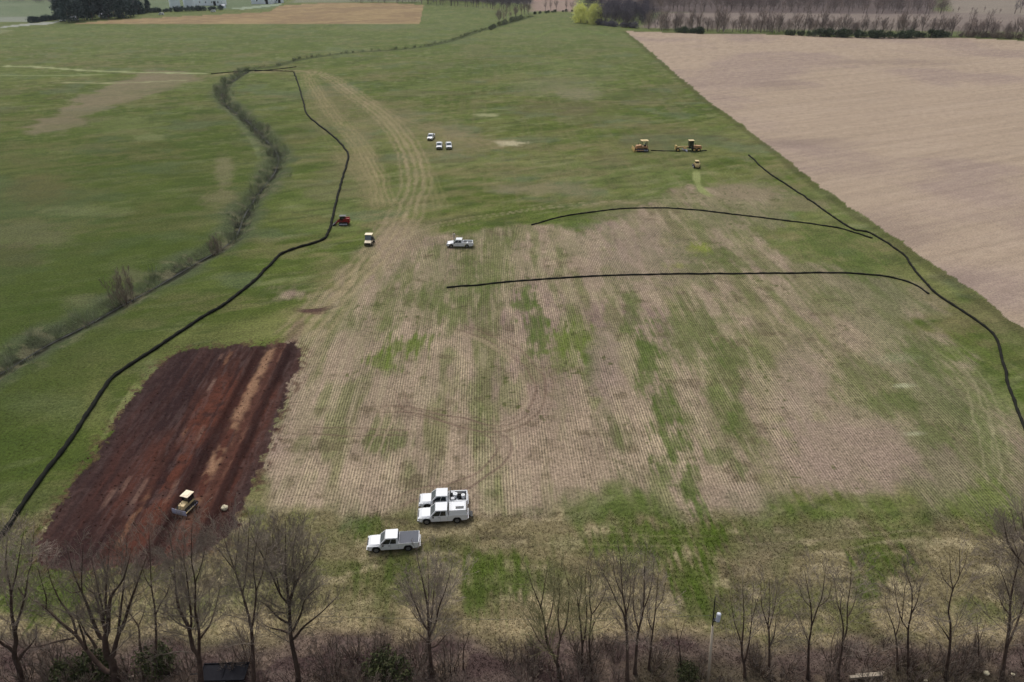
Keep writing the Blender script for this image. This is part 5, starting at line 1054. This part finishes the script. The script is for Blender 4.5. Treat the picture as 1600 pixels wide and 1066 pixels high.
# ------------------------------------------------------------------ utility pole
Yp = gp(1106, 1072)[1]; b = pv(1106, 1072, Yp); tpz = pv(1117, 934, Yp - .0)
e = empty('utility_pole', (b[0], b[1], 0), label='wooden utility pole with a grey transformer can rising from the near tree belt', cat='utility pole')
def rel(p): return (p[0] - b[0], p[1] - b[1], p[2])
bm = bmesh.new(); cyl(bm, (0, 0, -.3), rel(pv(1113.5, 978, Yp)), .15, 12, .11); bm_obj('pole', bm, 'pole', e, 0, 1, True)
bm = bmesh.new(); cyl(bm, rel(pv(1113.5, 978.2, Yp)), rel(pv(1117.5, 932, Yp)), .07, 10, .04); bm_obj('pole_top_pin', bm, 'black', e)
tc_ = rel(pv(1121.5, 970, Yp - .3)); bm = bmesh.new(); cyl(bm, tc_, (tc_[0], tc_[1], tc_[2] + .85), .19, 16); cyl(bm, (tc_[0], tc_[1], tc_[2] + .85), (tc_[0], tc_[1], tc_[2] + .92), .19, 16, .12); bm_obj('transformer_can', bm, 'galv', e, 0)
bm = bmesh.new(); bx(bm, tc_[0] - .35, tc_[0] + .15, tc_[1] + .0, tc_[1] + .35, tc_[2] - .15, tc_[2] - .03); bm_obj('bracket', bm, 'black', e)
bm = bmesh.new(); z0 = tc_[2] + .35
for k in range(12):
    x0 = -38 / 12 * k; x1 = -38 / 12 * (k + 1); f = lambda x: z0 - .012 * (-x) * (38 + x) * .12
    cyl(bm, (x0 + b[0], b[1], f(x0)), (x1 + b[0], b[1], f(x1)), .014, 5)
o = bm_obj('power_line', bm, 'wire', None); tag(o, 'thin overhead wire running left from the utility pole', 'wire')

# ------------------------------------------------------------------ odds and ends
def rock(px, py, r, label, seed, mat='stone', fl=.8):
    g = random.Random(seed); bm = bmesh.new(); bmesh.ops.create_icosphere(bm, subdivisions=2, radius=r)
    for v in bm.verts: v.co *= g.uniform(.78, 1.15); v.co.z *= fl
    o = bm_obj('boulder', bm, mat, None); c = gp(px, py); o.location = (c[0], c[1], r * .35 - .1); return tag(o, label, 'boulder')
rock(351, 794, .42, 'pale boulder on the edge of the dug soil right of the dozer', 3)
rock(1541, 1052, .28, 'pale stone in the brush at the bottom right, nearer the corner', 4); rock(1583, 1054, .2, 'small pale stone near the bottom right corner', 5); rock(1446, 1063, .2, 'small pale stone at the bottom edge under the sinuous tree', 6)
bm = bmesh.new(); bx(bm, -1.6, 1.6, -.14, .14, .02, .2); bx(bm, -.9, 1.9, .2, .34, .02, .12); o = bm_obj('timber_plank', bm, M['deadwood'], None, .02); c = gp(1352, 1061); o.location = (c[0], c[1], .3); o.rotation_euler = (0, 0, R(5)); tag(o, 'pale weathered planks lying in the brush at the bottom edge', 'plank')
e = empty('flat_trailer', at(352, 1058), R(2), label='dark grey flat trailer parked at the bottom edge under the twin leader tree', cat='trailer')
bm = bmesh.new(); bx(bm, -2.1, 2.1, -.9, .9, .6, .7); bm_obj('deck', bm, 'slate', e, .02)
bm = bmesh.new()
for y in (-.92, .92): bx(bm, -2.15, 2.15, y - .04, y + .04, .7, .82)
for x in (-2.1, 0, 2.1): bx(bm, x - .04, x + .04, -.9, .9, .705, .78)
bm_obj('rail', bm, 'slate', e)
bm = bmesh.new(); cyl(bm, (-2.1, 0, .6), (-3.2, 0, .5), .05, 8); bm_obj('drawbar', bm, 'black', e)
for y in (-1.05, 1.05): wheel(e, .3, y, .35, .35, .2)
# fallen pale branch
g = np.random.default_rng(9); P = np.array([pv(p[0], p[1], gp(220, 1060)[1]) for p in [(200, 1064), (212, 1060), (225, 1054), (240, 1059), (264, 1058)]]); P[:, 2] = P[:, 2] * .3 + .3
o = link('fallen_branch', npmesh('fallen branch', *limb_tube(smooth_line(P, 3), np.linspace(.07, .03, len(smooth_line(P, 3))))), M['deadwood']); tag(o, 'pale curved fallen branch at the foot of the largest tree', 'branch')

# ------------------------------------------------------------------ farm at the top left
def bin_(px, py, r, h, label):
    c = gp(px, py); e = empty('grain_bin', (c[0], c[1] + r, 0), label=label, cat='grain bin', group='white grain bins at the farm')
    bm = bmesh.new(); n = 36; 
    for k in range(int(h / 1.1)): cyl(bm, (0, 0, k * 1.1), (0, 0, k * 1.1 + 1.08), r + (.06 if k % 2 else 0), n)
    bm_obj('bin_wall', bm, 'wall', e); bm = bmesh.new(); cyl(bm, (0, 0, h + .02), (0, 0, h + r * .5), r + .2, n, .5); bm_obj('bin_roof', bm, 'roof', e)
    bm = bmesh.new(); bx(bm, -.5, .5, -r - .12, -r - .02, 0, 2.1); bm_obj('hatch', bm, 'black', e)
def barn(name, px0, px1, py, depth, h, label, cat, nwin=5, roofh=2.5, doors=1):
    a = gp(px0, py); b_ = gp(px1, py); L = b_[0] - a[0]; e = empty(name, ((a[0] + b_[0]) / 2, a[1] + depth / 2, 0), label=label, cat=cat)
    bm = bmesh.new(); bx(bm, -L / 2, L / 2, -depth / 2, depth / 2, -.2, h); bm_obj('wall', bm, 'wall', e)
    bm = bmesh.new(); pr = [(-depth / 2 - .5, h + .01), (0, h + roofh), (depth / 2 + .5, h + .01)]
    v = [[bm.verts.new((x, y, z)) for y, z in pr] for x in (-L / 2 - .4, L / 2 + .4)]; bm.faces.new(v[0]); bm.faces.new(v[1][::-1])
    for i in range(3): j = (i + 1) % 3; bm.faces.new((v[0][j], v[0][i], v[1][i], v[1][j]))
    bm_obj('roof', bm, 'roof', e)
    for i in range(nwin):
        x = -L / 2 + L * (i + .7) / (nwin + .4); bm = bmesh.new(); bx(bm, x - .7, x + .7, -depth / 2 - .06, -depth / 2 + .05, h * .4, h * .7); f = bm_obj('window', bm, 'wall', e)
        bm = bmesh.new(); bx(bm, x - .6, x + .6, -depth / 2 - .08, -depth / 2 - .062, h * .42, h * .68); bm_obj('pane', bm, 'glass', f)
    for i in range(doors):
        bm = bmesh.new(); x = L * (.28 if doors == 1 else -.3 + .6 * i); bx(bm, x - 1.5, x + 1.5, -depth / 2 - .07, -depth / 2 + .05, 0, h * .72); bm_obj('door', bm, 'black', e)
    return e
bin_(271, 13, 5.6, 14, 'left white grain bin at the farm, standing apart'); bin_(293, 12, 5.8, 14, 'right white grain bin, in front of the long white barn')
barn('barn', 287, 348, 9, 14, 6.5, 'long white barn with dark doors behind the grain bins', 'barn', 6, 3, 2)
barn('machine_shed', 393, 424, 6.5, 16, 7, 'white machine shed standing apart to the right of the barn', 'shed', 2, 3, 1)
barn('annex_shed', 425.5, 440, 5, 10, 5, 'small grey white annex beside the machine shed', 'shed', 1, 2, 1)
barn('low_shed', 154, 172, 27, 6, 2.4, 'low white shed half hidden behind the dark shelterbelt', 'shed', 2, 1, 1)
barn('garden_shed', 110, 120, 32, 4, 2.4, 'small white shed at the foot of the shelterbelt', 'shed', 1, 1, 0)
barn('farm_garage', 345, 351, 13, 5, 2.6, 'tiny pale garage at the end of the hedge before the barn', 'garage', 1, 1, 0)
def van(px, py, label):
    c = gp(px, py); e = empty('parked_van', (c[0], c[1], 0), R(3), label=label, cat='van')
    bm = bmesh.new(); prism(bm, [(-2.6, .4), (-2.6, 1.0), (-1.8, 1.25), (-1.2, 2.2), (2.5, 2.25), (2.6, .4)], -.95, .95); bm_obj('body', bm, 'white', e, .06)
    for x in (-1.7, 1.6):
        for y in (-.85, .85): wheel(e, x, y, .36, .36, .25)
    bm = bmesh.new(); bx(bm, -1.1, .2, -.965, -.94, 1.3, 1.9); bm_obj('side_window', bm, 'glass', e)
van(333, 19, 'white van parked by the hedge in front of the barn'); van(252, 23.5, 'white van parked beside the hedge left of the grain bins'); van(98, 33.5, 'white van parked at the foot of the shelterbelt')
# ------------------------------------------------------------------ thin even air
bm = bmesh.new(); bx(bm, -2600, 2600, -120, 3400, -3.0, 66)
hz = bpy.data.objects.new('haze', bpy.data.meshes.new('haze')); bmesh.ops.recalc_face_normals(bm, faces=bm.faces); bm.to_mesh(hz.data); bm.free(); C.objects.link(hz); tag(hz, kind='stuff')
m = bpy.data.materials.new('haze'); m.use_nodes = True; t = m.node_tree; t.nodes.remove(t.nodes['Principled BSDF'])
pvn = t.nodes.new('ShaderNodeVolumePrincipled'); pvn.inputs['Density'].default_value = .00004; pvn.inputs['Color'].default_value = (.80, .86, .95, 1); pvn.inputs['Anisotropy'].default_value = .2
t.links.new(pvn.outputs[0], t.nodes['Material Output'].inputs['Volume']); hz.data.materials.append(m)
print('scene built', len(bpy.data.objects))
